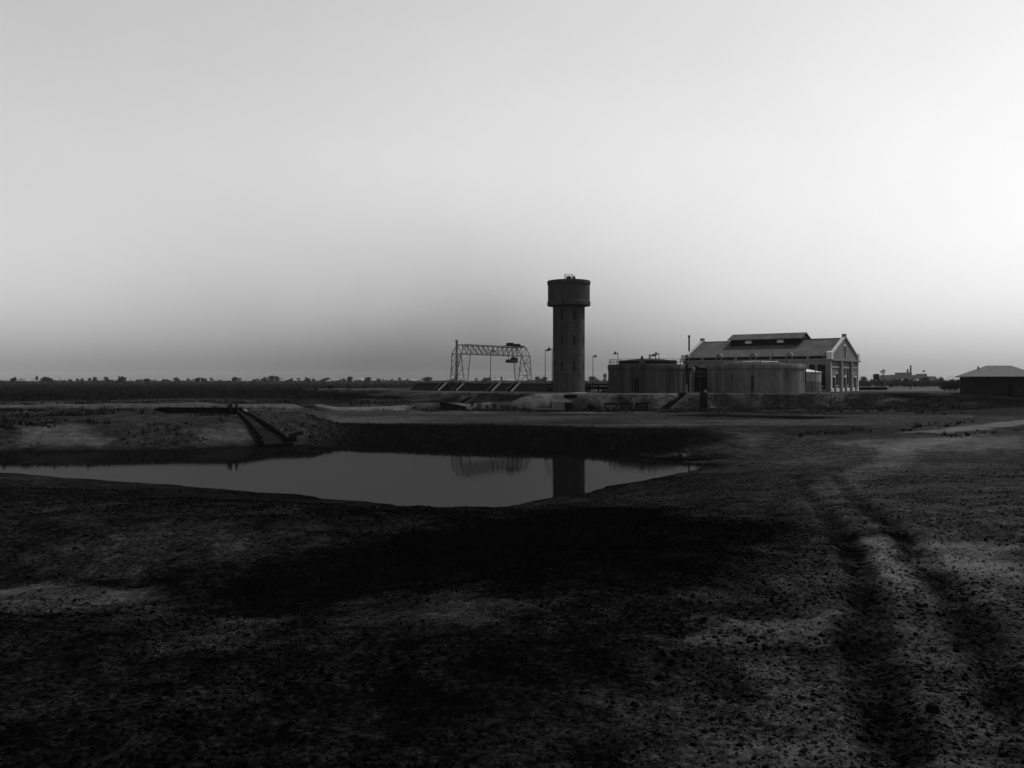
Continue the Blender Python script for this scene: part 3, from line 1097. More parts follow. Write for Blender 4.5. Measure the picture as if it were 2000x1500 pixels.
    # raking copings
    for x0_, x1_ in ((-.5, .22), (-L - .22, -L + .5)):
        for s in (0, 1):
            ya, yb = (-.1, W / 2) if s == 0 else (W / 2, W + .1)
            za, zb_ = (rz(0), rz(W / 2)) if s == 0 else (rz(W / 2), rz(W))
            MB().prism([(ya, za + .02), (yb, zb_ + .02), (yb, zb_ + .42), (ya, za + .42)], 'x', x0_, x1_).build("coping", M['coping_stone'], t)
        MB().box(x0_ - .03, W / 2 - .45, rz(W / 2) + .1, x1_ + .03, W / 2 + .45, rz(W / 2) + .8).build("finial", M['brick'], t)
        for ya in (-.35, W - .85):
            pts = [(ya, EV + .33), (ya + 1.2, EV + .33)] + [(ya + .6 + .6 * math.cos(math.pi * k / 8), EV + 1.55 + .5 * math.sin(math.pi * k / 8)) for k in range(9)]
            MB().prism(pts, 'x', x0_ - .25, x1_ + .1).build("parapet_crest", M['dressing'], t)
    # gable end wall (x = 0 plane)
    ops = [(1.65, 3.25, -.1, 3.05), (16.8, 18.4, -.1, 3.05),                       # doors
           (3.7, 5.3, 1.35, 3.85), (14.7, 16.3, 1.35, 3.85),               # side windows
           (7.5, 8.6, 1.35, 4.95), (9.4, 10.6, 3.55, 4.95), (11.4, 12.5, 1.35, 4.95), (9.2, 10.8, -.1, 3.05)]
    gw = MB()
    wall_panel(gw, 'y', .46, W - .46, -.3, EV, ops, -.02, -.5)
    gw.build("wall", M['brick'], t)
    MB().box(-L, .46, -.3, -L + .4, W - .46, EV).build("wall", M['brick'], t)
    for i, (a, b, c, d) in enumerate(ops):
        is_door = c < 0
        o = MB().box(-.42, a - .02, c - .02, -.36, b + .02, d + .02).build("door" if is_door else "window", M['tar_timber'] if is_door else M['glass'], t)
        h = MB()
        h.box(-.015, a - .12, d + .003, .06, b + .12, d + .24)
        if not is_door:
            h.box(-.015, a - .08, c - .15, .1, b + .08, c - .003)
            h.box(-.30, (a + b) / 2 - .04, c, -.26, (a + b) / 2 + .04, d)
        h.build("trim", M['dressing'], o)
    # pilasters, string course, quoins, plinth
    for y0_, y1_ in ((5.75, 6.85), (13.15, 14.25)):
        MB().box(-.018, y0_, -.3, .55, y1_, EV).build("pilaster", M['brick'], t)
    for y0_, y1_ in ((-.003, .46), (W - .46, W)):
        MB().box(-.5, y0_, -.3, .14, y1_, EV).build("quoin", M['dressing'], t)
    for y0_, y1_ in ((.48, 5.74), (6.86, 13.14), (14.26, W - .48)):
        MB().box(-.018, y0_, 5.1, .12, y1_, 5.42).build("string_course", M['dressing'], t)
    MB().box(-.4, -.3, EV + .003, .6, W + .3, EV + .318).build("cornice", M['brick'], t)
    for y0_, y1_ in ((.5, 1.6), (3.3, 5.7), (6.9, 9.15), (10.85, 13.1), (14.3, 16.75), (18.45, W - .5)):
        MB().box(-.018, y0_, -.3, .24, y1_, .75).build("plinth", M['dressing'], t)
    # monitor on the ridge
    xa, xb = -25.5, -9.2
    hw = 2.7
    base = zr - (zr - ze) * hw / (W / 2 - .42) - .3
    mw = MB().box(xa, W / 2 - hw, base, xb, W / 2 + hw, 12.05)
    mon = mw.build("roof_monitor", M['dark_board'], t)  # near-black wall colour paints in the shade under the eaves
    mon_r = MB().prism([(W / 2 - hw - .6, 11.95), (W / 2, 13.35), (W / 2 + hw + .6, 11.95), (W / 2 + hw + .6, 11.78), (W / 2, 13.15), (W / 2 - hw - .6, 11.78)], 'x', xa - .7, xb + .7)
    mon_r.build("monitor_roof", M['roof'], mon)
    gbm = MB().prism([(W / 2 - hw, 12.0), (W / 2 + hw, 12.0), (W / 2, 13.12)], 'x', xb - .1, xb + .02)
    gbm.build("monitor_gable", M['brick'], mon)
    for tx in (-21.2, -13.6):
        wn = MB().box(tx - .75, W / 2 - hw - .05, 11.0, tx + .75, W / 2 - hw + .02, 11.65).build("monitor_window", M['pale_pane'], mon)
    for k in range(7):
        x = xa + (xb - xa) * k / 6
        MB().box(x - .07, W / 2 - hw - .06, base + .4, x + .07, W / 2 - hw - .002, 11.9).build("monitor_post", M['dark_board'], mon)
    # ridge capping and the two little vents near the far end
    MB().box(-L + .4, W / 2 - .16, zr - .05, xa - .05, W / 2 + .16, zr + .1).build("ridge_capping", M['roof'], t)
    MB().box(xb + .05, W / 2 - .16, zr - .05, -.5, W / 2 + .16, zr + .1).build("ridge_capping", M['roof'], t)


engine_house()
fx, fy = XY(1356, 205)
fl = thing("flue_pipe", "slender dark flue rising behind the far end of the brick hall", "flue", (fx, fy + 6, ZT))
MB().cyl((0, 0, -.2), (0, 0, 13.2), .22, .2, 12).build("pipe", M['dark_steel'], fl, True)
MB().cyl((0, 0, 12.9), (0, 0, 13.3), .3, .3, 12).build("collar", M['dark_steel'], fl, True)


# ------------------------------------------------------------------ settling tank wall with four stairs
def settling_tank():
    o = Vector((9.0, 173.5, 0))
    t = thing("settling_tank", "long low dark sloping wall with four stairs in front of the gantry crane", "tank", (o.x, o.y, ZT), RZ)
    L = 41.0
    h = 1.75
    # local x from -L to 0, front toe y=0, crest y=3.0
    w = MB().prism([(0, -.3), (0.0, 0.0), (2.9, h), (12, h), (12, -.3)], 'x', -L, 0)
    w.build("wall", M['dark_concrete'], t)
    MB().box(-L, 2.75, h + .004, 0, 3.25, h + .2).build("coping", M['pale_concrete'], t)
    MB().box(-L - 1, -.55, -.25, 1, -.03, .08).build("kerb", M['pale_concrete'], t)
    # rail along the crest
    rl = MB()
    rl.bar((-L, 3.3, h + .62), (0, 3.3, h + .62), .06)
    rail = rl.build("railing", M['steel'], t)
    pm = MB().bar((0, 0, 0), (0, 0, .6), .06).mesh("post", M['steel'])
    for k in range(18):
        child(rail, pm, "post", (-L + .3 + k * (L - .6) / 17, 3.3, h))
    for px in (857, 892, 962, 1000):
        # foot of the pale kerb on the toe line
        p = (px - 1000) / F
        # solve o + (-x_l)*U ... world = o + s*(-U): s = local x
        s = (p * o.y - o.x) / (-U.x + p * U.y)
        st = MB()
        n = 7
        for k in range(n):
            st.box(s - 1.5, .05 + k * 2.9 / n, -.1, s - .16, 3.0, .06 + (k + 1) * h / n)
        stair = st.build("stair", M['tar_timber'], t)
        for x0_, x1_, m in ((s - .15, s - .02, 'brick'), (s - 1.62, s - 1.51, 'timber')):
            MB().prism([(-.25, -.2), (-.25, .3), (2.8, h + .38), (3.3, h + .38), (3.3, -.2)], 'x', x0_, x1_).build("kerb", M[m], stair)
    MB().box(-2.2, 1.2, -.1, -1.1, 2.6, h + .35).build("hut", M['tar_timber'], t)


settling_tank()


# ------------------------------------------------------------------ gantry crane
def gantry():
    A = Vector(XY(901, 192) + (0,))
    zb = 5.6
    t = thing("gantry_crane", "lattice steel gantry crane on splayed legs with a hoist trolley", "crane", (A.x, A.y, zb), math.atan2(Wd.y, Wd.x))
    # local x along the span (away to the right), local y = across (left/back positive)
    S = 22.2
    zt, zl = 8.75, 6.75
    gy = 1.3
    brace = {}
    npan = 12
    dx = (S - 0.0) / npan
    bm_ = MB().bar((0, 0, 0), (dx, 0, zl - zt), .13).mesh("brace", M['steel'])
    bm2 = MB().bar((0, 0, 0), (dx, 0, zt - zl), .13).mesh("brace", M['steel'])
    vm = MB().bar((0, 0, 0), (0, 0, zt - zl), .11).mesh("strut", M['steel'])
    for sy in (-1, 1):
        g = MB()
        y = sy * gy
        g.bar((0, y, zt), (S, y, zt), .24, .28)
        g.bar((-1.6, y, zl), (S + 1.6, y, zl), .24, .26)
        g.bar((0, y, zt), (-1.6, y, zl), .14)
        g.bar((S, y, zt), (S + 1.6, y, zl), .14)
        go = g.build("girder", M['steel'], t)
        for k in range(npan):
            if k < npan / 2:
                child(go, bm_, "brace", (k * dx, y, zt))
            else:
                child(go, bm2, "brace", (k * dx, y, zl))
        for k in range(npan + 1):
            child(go, vm, "strut", (k * dx, y, zl))
    cr = MB()
    for k in range(0, npan + 1):
        cr.bar((k * dx, -gy, zt), (k * dx, gy, zt), .09)
        cr.bar((k * dx, -gy, zl), (k * dx, gy, zl), .09)
        if k < npan:
            cr.bar((k * dx, -gy, zl), ((k + 1) * dx, gy, zl), .06)
    cr.build("cross_bracing", M['steel'], t)
    foot_y = 2.05
    for xe, sx in ((0, -1), (S, 1)):
        for sy in (-1, 1):
            l = MB()
            top_y, fy_ = sy * gy, sy * foot_y
            l.bar((xe + sx * 1.6, top_y, zl), (xe + sx * 1.3, fy_, 0.3), .16)
            l.bar((xe - sx * 1.6, top_y, zl), (xe + sx * .3, fy_, 0.3), .16)
            for a in (.25, .5, .75):
                p0 = Vector((xe + sx * 1.6, top_y, zl)).lerp(Vector((xe + sx * 1.3, fy_, .3)), a)
                p1 = Vector((xe - sx * 1.6, top_y, zl)).lerp(Vector((xe + sx * .3, fy_, .3)), a)
                l.bar(p0, p1, .07)
                q1 = Vector((xe - sx * 1.6, top_y, zl)).lerp(Vector((xe + sx * .3, fy_, .3)), a - .25)
                l.bar(p0, q1, .07)
            leg = l.build("leg", M['steel'], t)
            wh = MB().cyl((xe + sx * .8, fy_ - .1, .25), (xe + sx * .8, fy_ + .1, .25), .27, None, 14)
            wh.box(xe + sx * .8 - 1, fy_ - .12, .3, xe + sx * .8 + 1, fy_ + .12, .55)
            wh.build("bogie", M['dark_steel'], leg)
        x_ = MB()
        for f0, f1 in ((0.0, .45), (.45, 1.0)):
            for s in (-1, 1):
                ya = s * (gy + (foot_y - gy) * (1 - f0))
                yb = -s * (gy + (foot_y - gy) * (1 - f1))
                x_.bar((xe + sx * 1.4, ya, .3 + (zl - .3) * f0), (xe + sx * 1.5, yb, .3 + (zl - .3) * f1), .1)
        for f0 in (.28, .45, .72):
            yy_ = gy + (foot_y - gy) * (1 - f0)
            x_.bar((xe + sx * 1.45, -yy_, .3 + (zl - .3) * f0), (xe + sx * 1.45, yy_, .3 + (zl - .3) * f0), .09)
        x_.build("leg_bracing", M['steel'], t)
    # trolley on top and hoist below, near the right end
    tr = MB().box(S - 5.4, -1.5, zt + .14, S - 1.0, 1.5, zt + .4)
    trolley = tr.build("trolley", M['dark_steel'], t)
    d = MB().cyl((S - 4.6, -.9, zt + .72), (S - 4.6, .9, zt + .72), .34, None, 14)
    d.build("winch_drum", M['dark_steel'], trolley, True)
    MB().box(S - 2.4, -.7, zt + .4, S - 1.4, .7, zt + .85).build("motor", M['dark_steel'], trolley)
    hs = MB()
    for x in (S - 5.2, S - 3.6):
        hs.bar((x, 0, zl - .1), (x, 0, zl - 1.2), .1)
    hs.box(S - 5.4, -.7, zl - 1.7, S - 2.6, .7, zl - .95)
    hs.cyl((S - 3.0, -.8, zl - .9), (S - 3.0, .8, zl - .9), .5, None, 14)
    hs.build("hoist", mat('hoist_steel', .03, rough=.6, var=.3), t)


gantry()


# ------------------------------------------------------------------ lamp posts
def lamp_post(px, ytop, D, facing, ybase_z, label):
    x, y = XY(px, D)
    zt = EYE - (ytop - HOR) / F * D
    t = thing("lamp_post", label, "lamp post", (x, y, ybase_z), 0, "slender lamp posts about the works")
    h = zt - ybase_z
    MB().cyl((0, 0, -.2), (0, 0, h), .09, .06, 8).build("pole", M['dark_steel'], t)
    MB().cyl((0, 0, h - .25), (facing * .7, 0, h - .1), .05, None, 6).build("bracket", M['dark_steel'], t)
    sh = MB().lathe([(.55, h - .42), (.5, h - .36), (.18, h - .12), (.15, h + .12), (.04, h + .2)], 16, facing * .62, 0)
    shade = sh.build("lamp_shade", M['dark_steel'], t, True)
    MB().lathe([(.02, h - .55), (.13, h - .48), (.12, h - .38)], 10, facing * .62, 0).build("bulb", M['glass'], shade, True)


lamp_post(958, 684, 205, 1, 5.6, "lamp post standing in front of the middle of the gantry crane")
lamp_post(1065, 682, 205, 1, 4.2, "lamp post just left of the water tower, lamp facing right")
lamp_post(1078.5, 680, 185, -1, 4.2, "lamp post half hidden by the water tower, lamp facing left")
lamp_post(1158, 694, 212, 1, 4.1, "lamp post between water tower and railed tank")
lamp_post(1207, 688, 190, -1, 4.1, "lamp post behind the left part of the railed tank")
lamp_post(1271, 692, 192, 1, 4.1, "lamp post behind the railed tank, lamp facing right")
lamp_post(1287, 689, 186, -1, 4.1, "lamp post behind the railed tank, lamp facing left")
# plain poles
for px, y0_, D, zb, lab in ((1367, 704, 162.0, ZT, "thin bare pole with crossarm standing in the gap between the two concrete tanks"),
                            (1593, 704, 176, ZT, "thin pale pole standing in front of the pale steel tank")):
    x, y = XY(px, D)
    t = thing("pole", lab, "pole", (x, y, zb))
    h = EYE - (y0_ - HOR) / F * D - zb
    MB().cyl((0, 0, -.2), (0, 0, h), .09 if px > 1500 else .06, None, 8).build("shaft", M['pale_concrete' if px > 1500 else 'timber'], t)
    if px < 1500:
        MB().bar((-1.1, 0, 1.75), (.45, 0, 1.8), .07).build("crossarm", M['timber'], t)


# trestle pipe and fence between tower and left tank
t = thing("trestle", "dark pipe carried on two bents beside the foot of the water tower", "trestle", (XY(1166, 180)[0], 180, ZT))
MB().cyl((-3.6, 0, 1.6), (3.6, .4, 1.6), .16, None, 10).build("pipe", M['dark_steel'], t)
for x in (-1.5, .3):
    b = MB()
    b.bar((x - .15, -.4, -.2), (x - .05, -.1, 1.5), .16)
    b.bar((x + .15, .5, -.2), (x + .05, .2, 1.5), .16)
    b.bar((x, -.4, 1.38), (x, .5, 1.38), .18)
    b.build("bent", M['tar_timber'], t)
MB().box(-3.6, .5, .55, 3.6, .6, 1.1).build("panel", M['tar_timber'], t)
t = thing("fence", "low post and rail fence left of the water tower's foot", "fence", (XY(1058, 176)[0], 176, ZT))
for k in range(4):
    MB().box(-2.6 + k * 1.7, -.06, -.2, -2.48 + k * 1.7, .06, 1.5).build("post", M['timber'], t)
for z in (.85, 1.4):
    MB().box(-2.8, -.14, z, 3.0, -.063, z + .12).build("rail", M['timber'], t)


# ------------------------------------------------------------------ stairs, chutes and gear on the terrace slope
def slope_stair(px_foot, y_foot, px_top, y_top, width, label, name="stairway", kerb=True):
    Df, Dt = 152.6, 158.6
    a = Vector(XY(px_foot, Df) + (1.5,))
    b = Vector(XY(px_top, Dt) + (ZT + .02,))
    d = Vector((b.x - a.x, b.y - a.y, 0))
    ln = d.length
    t = thing(name, label, "stairs", (a.x, a.y, a.z), math.atan2(d.y, d.x))
    n = 14
    st = MB().box(0, -width / 2, .0, ln / n, width / 2, .16 + (b.z - a.z) / n).mesh("step", M['tar_timber'])
    for k in range(n):
        child(t, st, "step", (k * ln / n, 0, k * (b.z - a.z) / n))
    rise = b.z - a.z
    for s, m in ((-1, 'timber'), (1, 'dark_concrete')):
        y0_ = s * width / 2 + (.01 if s > 0 else -.19)
        MB().prism([(-.2, -.3), (ln + .2, rise - .3), (ln + .2, rise + .16), (-.2, .16)], 'y', y0_, y0_ + .18).build("kerb", M[m], t)


slope_stair(1302, 797, 1336, 769, 1.5, "dark stairway climbing the slope below the gap between the tanks")
x, y = XY(898, 170)
slope_a = thing("stairway", "short dark stair on the shaded slope below the settling tank wall", "stairs", (x, y - 4, gz(x, y - 4) - .1), math.atan2(Wd.y, Wd.x))
sm_ = MB().box(0, -.7, 0, .45, .7, .3).mesh("step", M['tar_timber'])
for k in range(9):
    child(slope_a, sm_, "step", (k * .42, 0, k * .17))
MB().prism([(-.1, -.2), (4.0, 1.45), (4.0, 1.72), (-.1, .2)], 'y', -.86, -.72).build("kerb", M['timber'], slope_a)

# dark upright drum on the slope
x, y = XY(1374.5, 153)
t = thing("standing_boiler", "dark upright cylinder standing at the foot of the slope below the tanks", "boiler", (x, y, 1.4))
MB().lathe([(.72, -.1), (.74, .1), (.72, 2.75), (.62, 2.95), (.3, 3.1), (.02, 3.14)], 24).build("drum", M['tar_timber'], t, True)
MB().cyl((.25, 0, 3.0), (.25, 0, 3.45), .3, .18, 12).build("cap", M['pale_concrete'], t, True)
MB().cyl((.95, -.2, .3), (2.6, 3.8, 2.6), .09).build("feed_pipe", M['dark_steel'], t)
MB().lathe([(.78, 1.3), (.8, 1.34), (.78, 1.42)], 24).build("band", M['dark_steel'], t)


def tip_wagon(px, label, body):
    x, y = XY(px, 149.5)
    t = thing("tip_wagon", label, "wagon", (x, y, gz(x, y)), rnd.uniform(-.08, .08), "small tip wagons at the foot of the slope")
    MB().box(-1.0, -.45, .38, 1.0, .45, .5).build("chassis", M['tar_timber'], t)
    MB().prism([(-.42, .5), (.42, .5), (.6, .98), (-.6, .98)], 'x', -.85, .85).build("skip", M['timber'] if body else M['steel'], t)
    fr = MB()
    for xx in (-.98, .98):
        fr.box(xx - .08, -.5, .5, xx + .08, .5, 1.25)
    fr.box(-1.0, -.66, .98, 1.0, -.58, 1.25)
    fr.box(-1.0, .58, .98, 1.0, .66, 1.25)
    fr.build("frame", M['tar_timber'], t)
    wm_ = MB().cyl((0, -.05, 0), (0, .05, 0), .22, None, 14).mesh("wheel", M['dark_steel'])
    for xx in (-.62, .62):
        for yy in (-.42, .42):
            child(t, wm_, "wheel", (xx, yy, .22))


tip_wagon(1192, "tip wagon with a dark body, nearest of the three to the tower", False)
tip_wagon(1223, "middle one of the three tip wagons at the foot of the slope", True)
tip_wagon(1253, "tip wagon nearest to the dark stairway on the slope", True)
# mixer and sleeper left of the wagons
x, y = XY(1153, 150)
t = thing("mixer", "dark rounded drum mixer on a low frame beside the tip wagons", "mixer", (x, y, gz(x, y)))
MB().lathe([(.25, .35), (.62, .55), (.66, .85), (.5, 1.1), (.3, 1.22)], 20, .1, 0).build("drum", M['tar_timber'], t, True)
MB().box(-1.7, -.4, .12, 1.2, .4, .34).build("frame", M['tar_timber'], t)
MB().bar((.7, 0, .4), (1.9, 0, .5), .14).build("drawbar", M['dark_steel'], t)
wm_ = MB().cyl((0, -.06, 0), (0, .06, 0), .26, None, 14).mesh("wheel", M['dark_steel'])
for xx in (-.5, .7):
    for yy in (-.45, .45):
        child(t, wm_, "wheel", (xx, yy, .26))
# culvert headwall below the tower
x, y = XY(1098, 153)
t = thing("culvert_headwall", "pale block with a dark square opening at the foot of the slope below the tower", "culvert", (x, y, 1.35))
MB().box(-1.8, .2, -.2, 1.6, 2.2, 1.5).build("wall", M['pale_concrete'], t)
MB().box(.45, -.55, -.2, 1.75, .19, 1.25).build("opening", M['tar_timber'], t)
MB().box(-5.4, -.4, -.1, .4, -.05, .22).build("kerb", M['pale_concrete'], t)
x, y = XY(1114, 158.3)
t = thing("hatch_cover", "dark low timber hatch lying at the crest in front of the tower", "hatch", (x, y - .8, ZT - .45))
MB().box(-1.1, -.5, -.3, 1.1, .3, .22).build("frame", M['tar_timber'], t)
MB().box(-1.0, -.45, .222, 1.0, .25, .3).build("lid", M['tar_timber'], t)


# ------------------------------------------------------------------ the chute and launder on the far left bank
def launder():
    pL, pR = Vector(XY(303, 103) + (0,)), Vector(XY(470, 102) + (0,))
    z = 3.02
    c = (pL + pR) / 2
    d = pR - pL
    ln = d.length
    t = thing("launder", "long dark timber trough lying along the crest of the far bank", "trough", (c.x, c.y, z), math.atan2(d.y, d.x))
    MB().prism([(-ln / 2, .04), (-ln / 2 + 1.5, -.3), (ln / 2, -.3), (ln / 2, .3), (-ln / 2 + .7, .34)], 'y', -.4, -.32).build("side_board", M['tar_timber'], t)
    MB().prism([(-ln / 2, .04), (-ln / 2 + 1.5, -.3), (ln / 2, -.3), (ln / 2, .3), (-ln / 2 + .7, .34)], 'y', .32, .4).build("side_board", M['tar_timber'], t)
    MB().box(-ln / 2 + 1.0, -.318, -.17, ln / 2, .318, -.1).build("floor", M['tar_timber'], t)
    for k in range(6):
        MB().box(-ln / 2 + 1.6 + k * 1.6, -.5, -.5, -ln / 2 + 1.75 + k * 1.6, .5, -.185).build("sleeper", M['tar_timber'], t)
    # thin continuing pipe
    q = thing("pipeline", "thin pipe running on from the trough along the bank crest", "pipe", (pR.x, pR.y, z))
    e = Vector(XY(600, 106) + (2.6,)) - Vector((pR.x, pR.y, z))
    MB().cyl((0.2, 0, 0), e, .07, None, 8).build("pipe", M['timber'], q)
    for k in (.3, .6, .9):
        p = e * k
        MB().box(p.x - .08, p.y - .08, p.z - .7, p.x + .08, p.y + .08, p.z - .05).build("support", M['timber'], q)


launder()


def sluice():
    x, y = XY(455, 101)
    t = thing("sluice_gate", "three stubby dark posts and gate where trough and chute meet", "sluice gate", (x, y, 2.6))
    for dx, h in ((-.5, 1.15), (-.22, 1.25), (.42, 1.25)):
        MB().box(dx - .09, -.1, -.5, dx + .09, .1, h).build("post", M['tar_timber'], t)
    MB().box(-.6, -.16, .45, -.1, -.102, .75).build("gate_board", M['tar_timber'], t)


sluice()


def chute():
    a = Vector(XY(470, 101) + (2.75,))
    b = Vector(XY(538, 88.5) + (0.55,))
    d = b - a
    dh = Vector((d.x, d.y, 0))
    ln = dh.length
    t = thing("chute", "dark forked timber chute running down the far bank to the pond", "chute", (a.x, a.y, a.z), math.atan2(dh.y, dh.x))
    drop = d.z
    # two diverging side beams
    for s, w0, w1 in ((-1, -.4, -1.35), (1, .35, 1.0)):
        mb = MB()
        n = 6
        for k in range(n):
            f0, f1 = k / n, (k + 1) / n
            p0 = Vector((ln * f0, w0 + (w1 - w0) * f0, drop * f0 + .18 * math.sin(f0 * 3.1)))
            p1 = Vector((ln * f1 + .02, w0 + (w1 - w0) * f1, drop * f1 + .18 * math.sin(f1 * 3.1)))
            mb.bar(p0, p1, .16, .75)
        mb.build("side_board", M['tar_timber'], t)
    fl = MB()
    fl.add([(0, -.38, .02), (0, .33, .02), (ln, .95, drop + .02), (ln, -1.3, drop + .02), (0, -.38, -.12), (0, .33, -.12), (ln, .95, drop - .12), (ln, -1.3, drop - .12)],
           [(0, 1, 2, 3), (7, 6, 5, 4), (0, 4, 5, 1), (1, 5, 6, 2), (2, 6, 7, 3), (3, 7, 4, 0)])
    fl.build("floor", M['chute_floor'], t)
    ap = MB()
    ap.prism([(ln - .3, drop - .4), (ln + 1.5, drop - .6), (ln + 1.7, drop - .35), (ln + .6, drop + .05), (ln - .3, drop + .3)], 'y', -1.5, .4)
    ap.build("apron", M['tar_timber'], t)
    MB().bar((ln + .2, .2, drop - .1), (ln + .9, 1.9, drop + .05), .35, .5).build("wing_board", M['tar_timber'], t)
    MB().bar((ln + 1.2, -.9, drop - .4), (ln + 1.6, 1.3, drop - .35), .3, .3).build("sill_beam", M['tar_timber'], t)
    MB().bar((ln + .2, 1.4, drop + .35), (ln - .6, 3.0, drop + .55), .2, .4).build("wing_board", M['tar_timber'], t)
    MB().bar((.3, .35, .42), (2.0, .5, -.02), .25, .06).build("pale_plank", M['pale_concrete'], t)


chute()

# fallen dark trough section on the spoil bank, and timber balks
x, y = XY(886, 148)
t = thing("fallen_trough", "long dark trough section lying tilted on the edge of the flat", "trough", (x, y, gz(x, y)), math.radians(-8))
a, b = Vector((-2.3, .3, 1.05)), Vector((2.2, -.4, .22))
for s in (-.45, .45):
    MB().bar(a + Vector((0, s, 0)), b + Vector((0, s, 0)), .09, .55).build("side_board", M['tar_timber'], t)
MB().bar(a + Vector((0, 0, -.22)), b + Vector((0, 0, -.22)), .8, .08).build("floor", M['tar_timber'], t)
MB().box(-.4, -.9, -.2, 2.4, -.1, .32).build("cradle", M['tar_timber'], t)

# ------------------------------------------------------------------ right hut
hx, hy = XY(1953, 166)
hut = thing("brick_hut", "dark brick hut with a pale hipped roof at the right edge", "hut", (hx, hy, 3.7), math.radians(-6))
MB().box(-5.9, -2.6, -.6, 5.9, 3.6, 3.55).build("wall", mat('hut_brick', 0.012, var=.2, scale=2, fine=.2, fine_scale=6), hut)
rf = MB()
e = 3.55
rf.add([(-6.6, -3.3, e), (6.6, -3.3, e), (6.6, 4.3, e), (-6.6, 4.3, e), (-2.2, .5, e + 2.1), (2.2, .5, e + 2.1),
        (-6.6, -3.3, e - .16), (6.6, -3.3, e - .16), (6.6, 4.3, e - .16), (-6.6, 4.3, e - .16)],
       [(0, 1, 5, 4), (1, 2, 5), (2, 3, 4, 5), (3, 0, 4), (6, 9, 8, 7), (0, 6, 7, 1), (1, 7, 8, 2), (2, 8, 9, 3), (3, 9, 6, 0)])
roof = rf.build("roof", mat('hut_roof', 0.09, var=.2, scale=1.5, fine=.2, fine_scale=8), hut)
MB().cyl((-3.75, .5, e + 1.2), (-3.75, .5, e + 1.95), .13, None, 10).build("vent_pipe", M['dark_steel'], roof, True)
MB().box(-6.66, -3.42, e - .2, 6.66, -3.303, e - .04).build("gutter", M['dark_steel'], hut)
dr = MB().box(.2, -2.64, -.3, 1.2, -2.602, 2.1).build("door", M['tar_timber'], hut)
for x in (2.2, 4.2):
    w = MB().box(x, -2.63, 1.0, x + 1.0, -2.602, 2.3).build("window", M['glass'], hut)
    fr = MB().box(x - .08, -2.67, .9, x + 1.08, -2.635, 1.0).box(x - .08, -2.67, 2.3, x + 1.08, -2.635, 2.4)
    fr.build("frame", M['timber'], w)


# ------------------------------------------------------------------ people
def skin_mesh(name, pts, edges, m):
    me = bpy.data.meshes.new(name)
    me.from_pydata([p[:3] for p in pts], edges, [])
    o = bpy.data.objects.new("tmp_figure", me)
    COL.objects.link(o)
    md = o.modifiers.new("s", 'SKIN')
    for i, p in enumerate(pts):
        sv_ = me.skin_vertices[0].data[i]
        r = p[3]
        sv_.radius = (r, p[4] if len(p) > 4 else r)
        sv_.use_root = (i == 0)
    sb = o.modifiers.new("b", 'SUBSURF')
    sb.levels = sb.render_levels = 1
    dg = bpy.context.evaluated_depsgraph_get()
    out = bpy.data.meshes.new_from_object(o.evaluated_get(dg))
    out.name = name
    bpy.data.objects.remove(o)
    out.materials.clear()
    out.materials.append(m)
    out.polygons.foreach_set("use_smooth", [True] * len(out.polygons))
    return out


EDG = [(0, 1), (1, 2), (2, 3), (3, 4), (2, 5), (5, 6), (6, 7), (2, 8), (8, 9), (9, 10), (0, 11), (11, 12), (12, 13), (13, 14), (0, 15), (15, 16), (16, 17), (17, 18)]
STAND = [(0, 0, .93, .15, .11), (0, 0, 1.15, .14, .1), (0, 0, 1.4, .17, .11), (0, -.01, 1.52, .055), (0, -.02, 1.64, .1, .09),
         (-.19, 0, 1.4, .06), (-.24, .02, 1.13, .048), (-.23, -.08, .88, .038), (.19, 0, 1.4, .06), (.24, .02, 1.13, .048), (.23, -.08, .88, .038),
         (-.1, 0, .84, .095), (-.1, -.02, .48, .065), (-.1, .02, .09, .05), (-.1, -.14, .04, .045), (.1, 0, .84, .095), (.11, -.03, .48, .065), (.11, .02, .09, .05), (.11, -.14, .04, .045)]
# bending forward over a tool (facing +x)
BEND = [(0, 0, .88, .15, .12), (.18, 0, 1.02, .14, .11), (.45, 0, 1.12, .16, .12), (.58, 0, 1.14, .055), (.7, 0, 1.14, .1, .09),
        (.44, .18, 1.08, .06), (.55, .2, .84, .046), (.68, .1, .64, .038), (.44, -.18, 1.08, .06), (.56, -.2, .84, .046), (.72, -.1, .66, .038),
        (0, .1, .8, .095), (.12, .12, .46, .065), (-.02, .12, .09, .05), (.14, .12, .04, .045), (0, -.1, .8, .095), (.16, -.13, .46, .065), (.04, -.13, .09, .05), (.2, -.13, .04, .045)]
# crouching, facing +x
CROUCH = [(0, 0, .38, .16, .13), (.08, 0, .58, .15, .12), (.2, 0, .82, .17, .12), (.27, 0, .93, .055), (.34, 0, 1.03, .1, .09),
          (.22, .19, .8, .06), (.38, .22, .58, .046), (.58, .12, .46, .038), (.22, -.19, .8, .06), (.4, -.2, .6, .046), (.6, -.1, .5, .038),
          (.05, .11, .38, .095), (.42, .15, .48, .07), (.2, .14, .1, .05), (.36, .14, .04, .045), (.05, -.11, .38, .095), (.42, -.15, .48, .07), (.2, -.14, .1, .05), (.36, -.14, .04, .045)]
me_s = skin_mesh("body", STAND, EDG, M['cloth'])
me_b = skin_mesh("body", BEND, EDG, M['cloth'])
me_c = skin_mesh("body", CROUCH, EDG, M['cloth'])
hat = MB().lathe([(.19, 0), (.19, .015), (.11, .03), (.1, .12), (.02, .14)], 14).mesh("hat", M['dark_steel'], True)


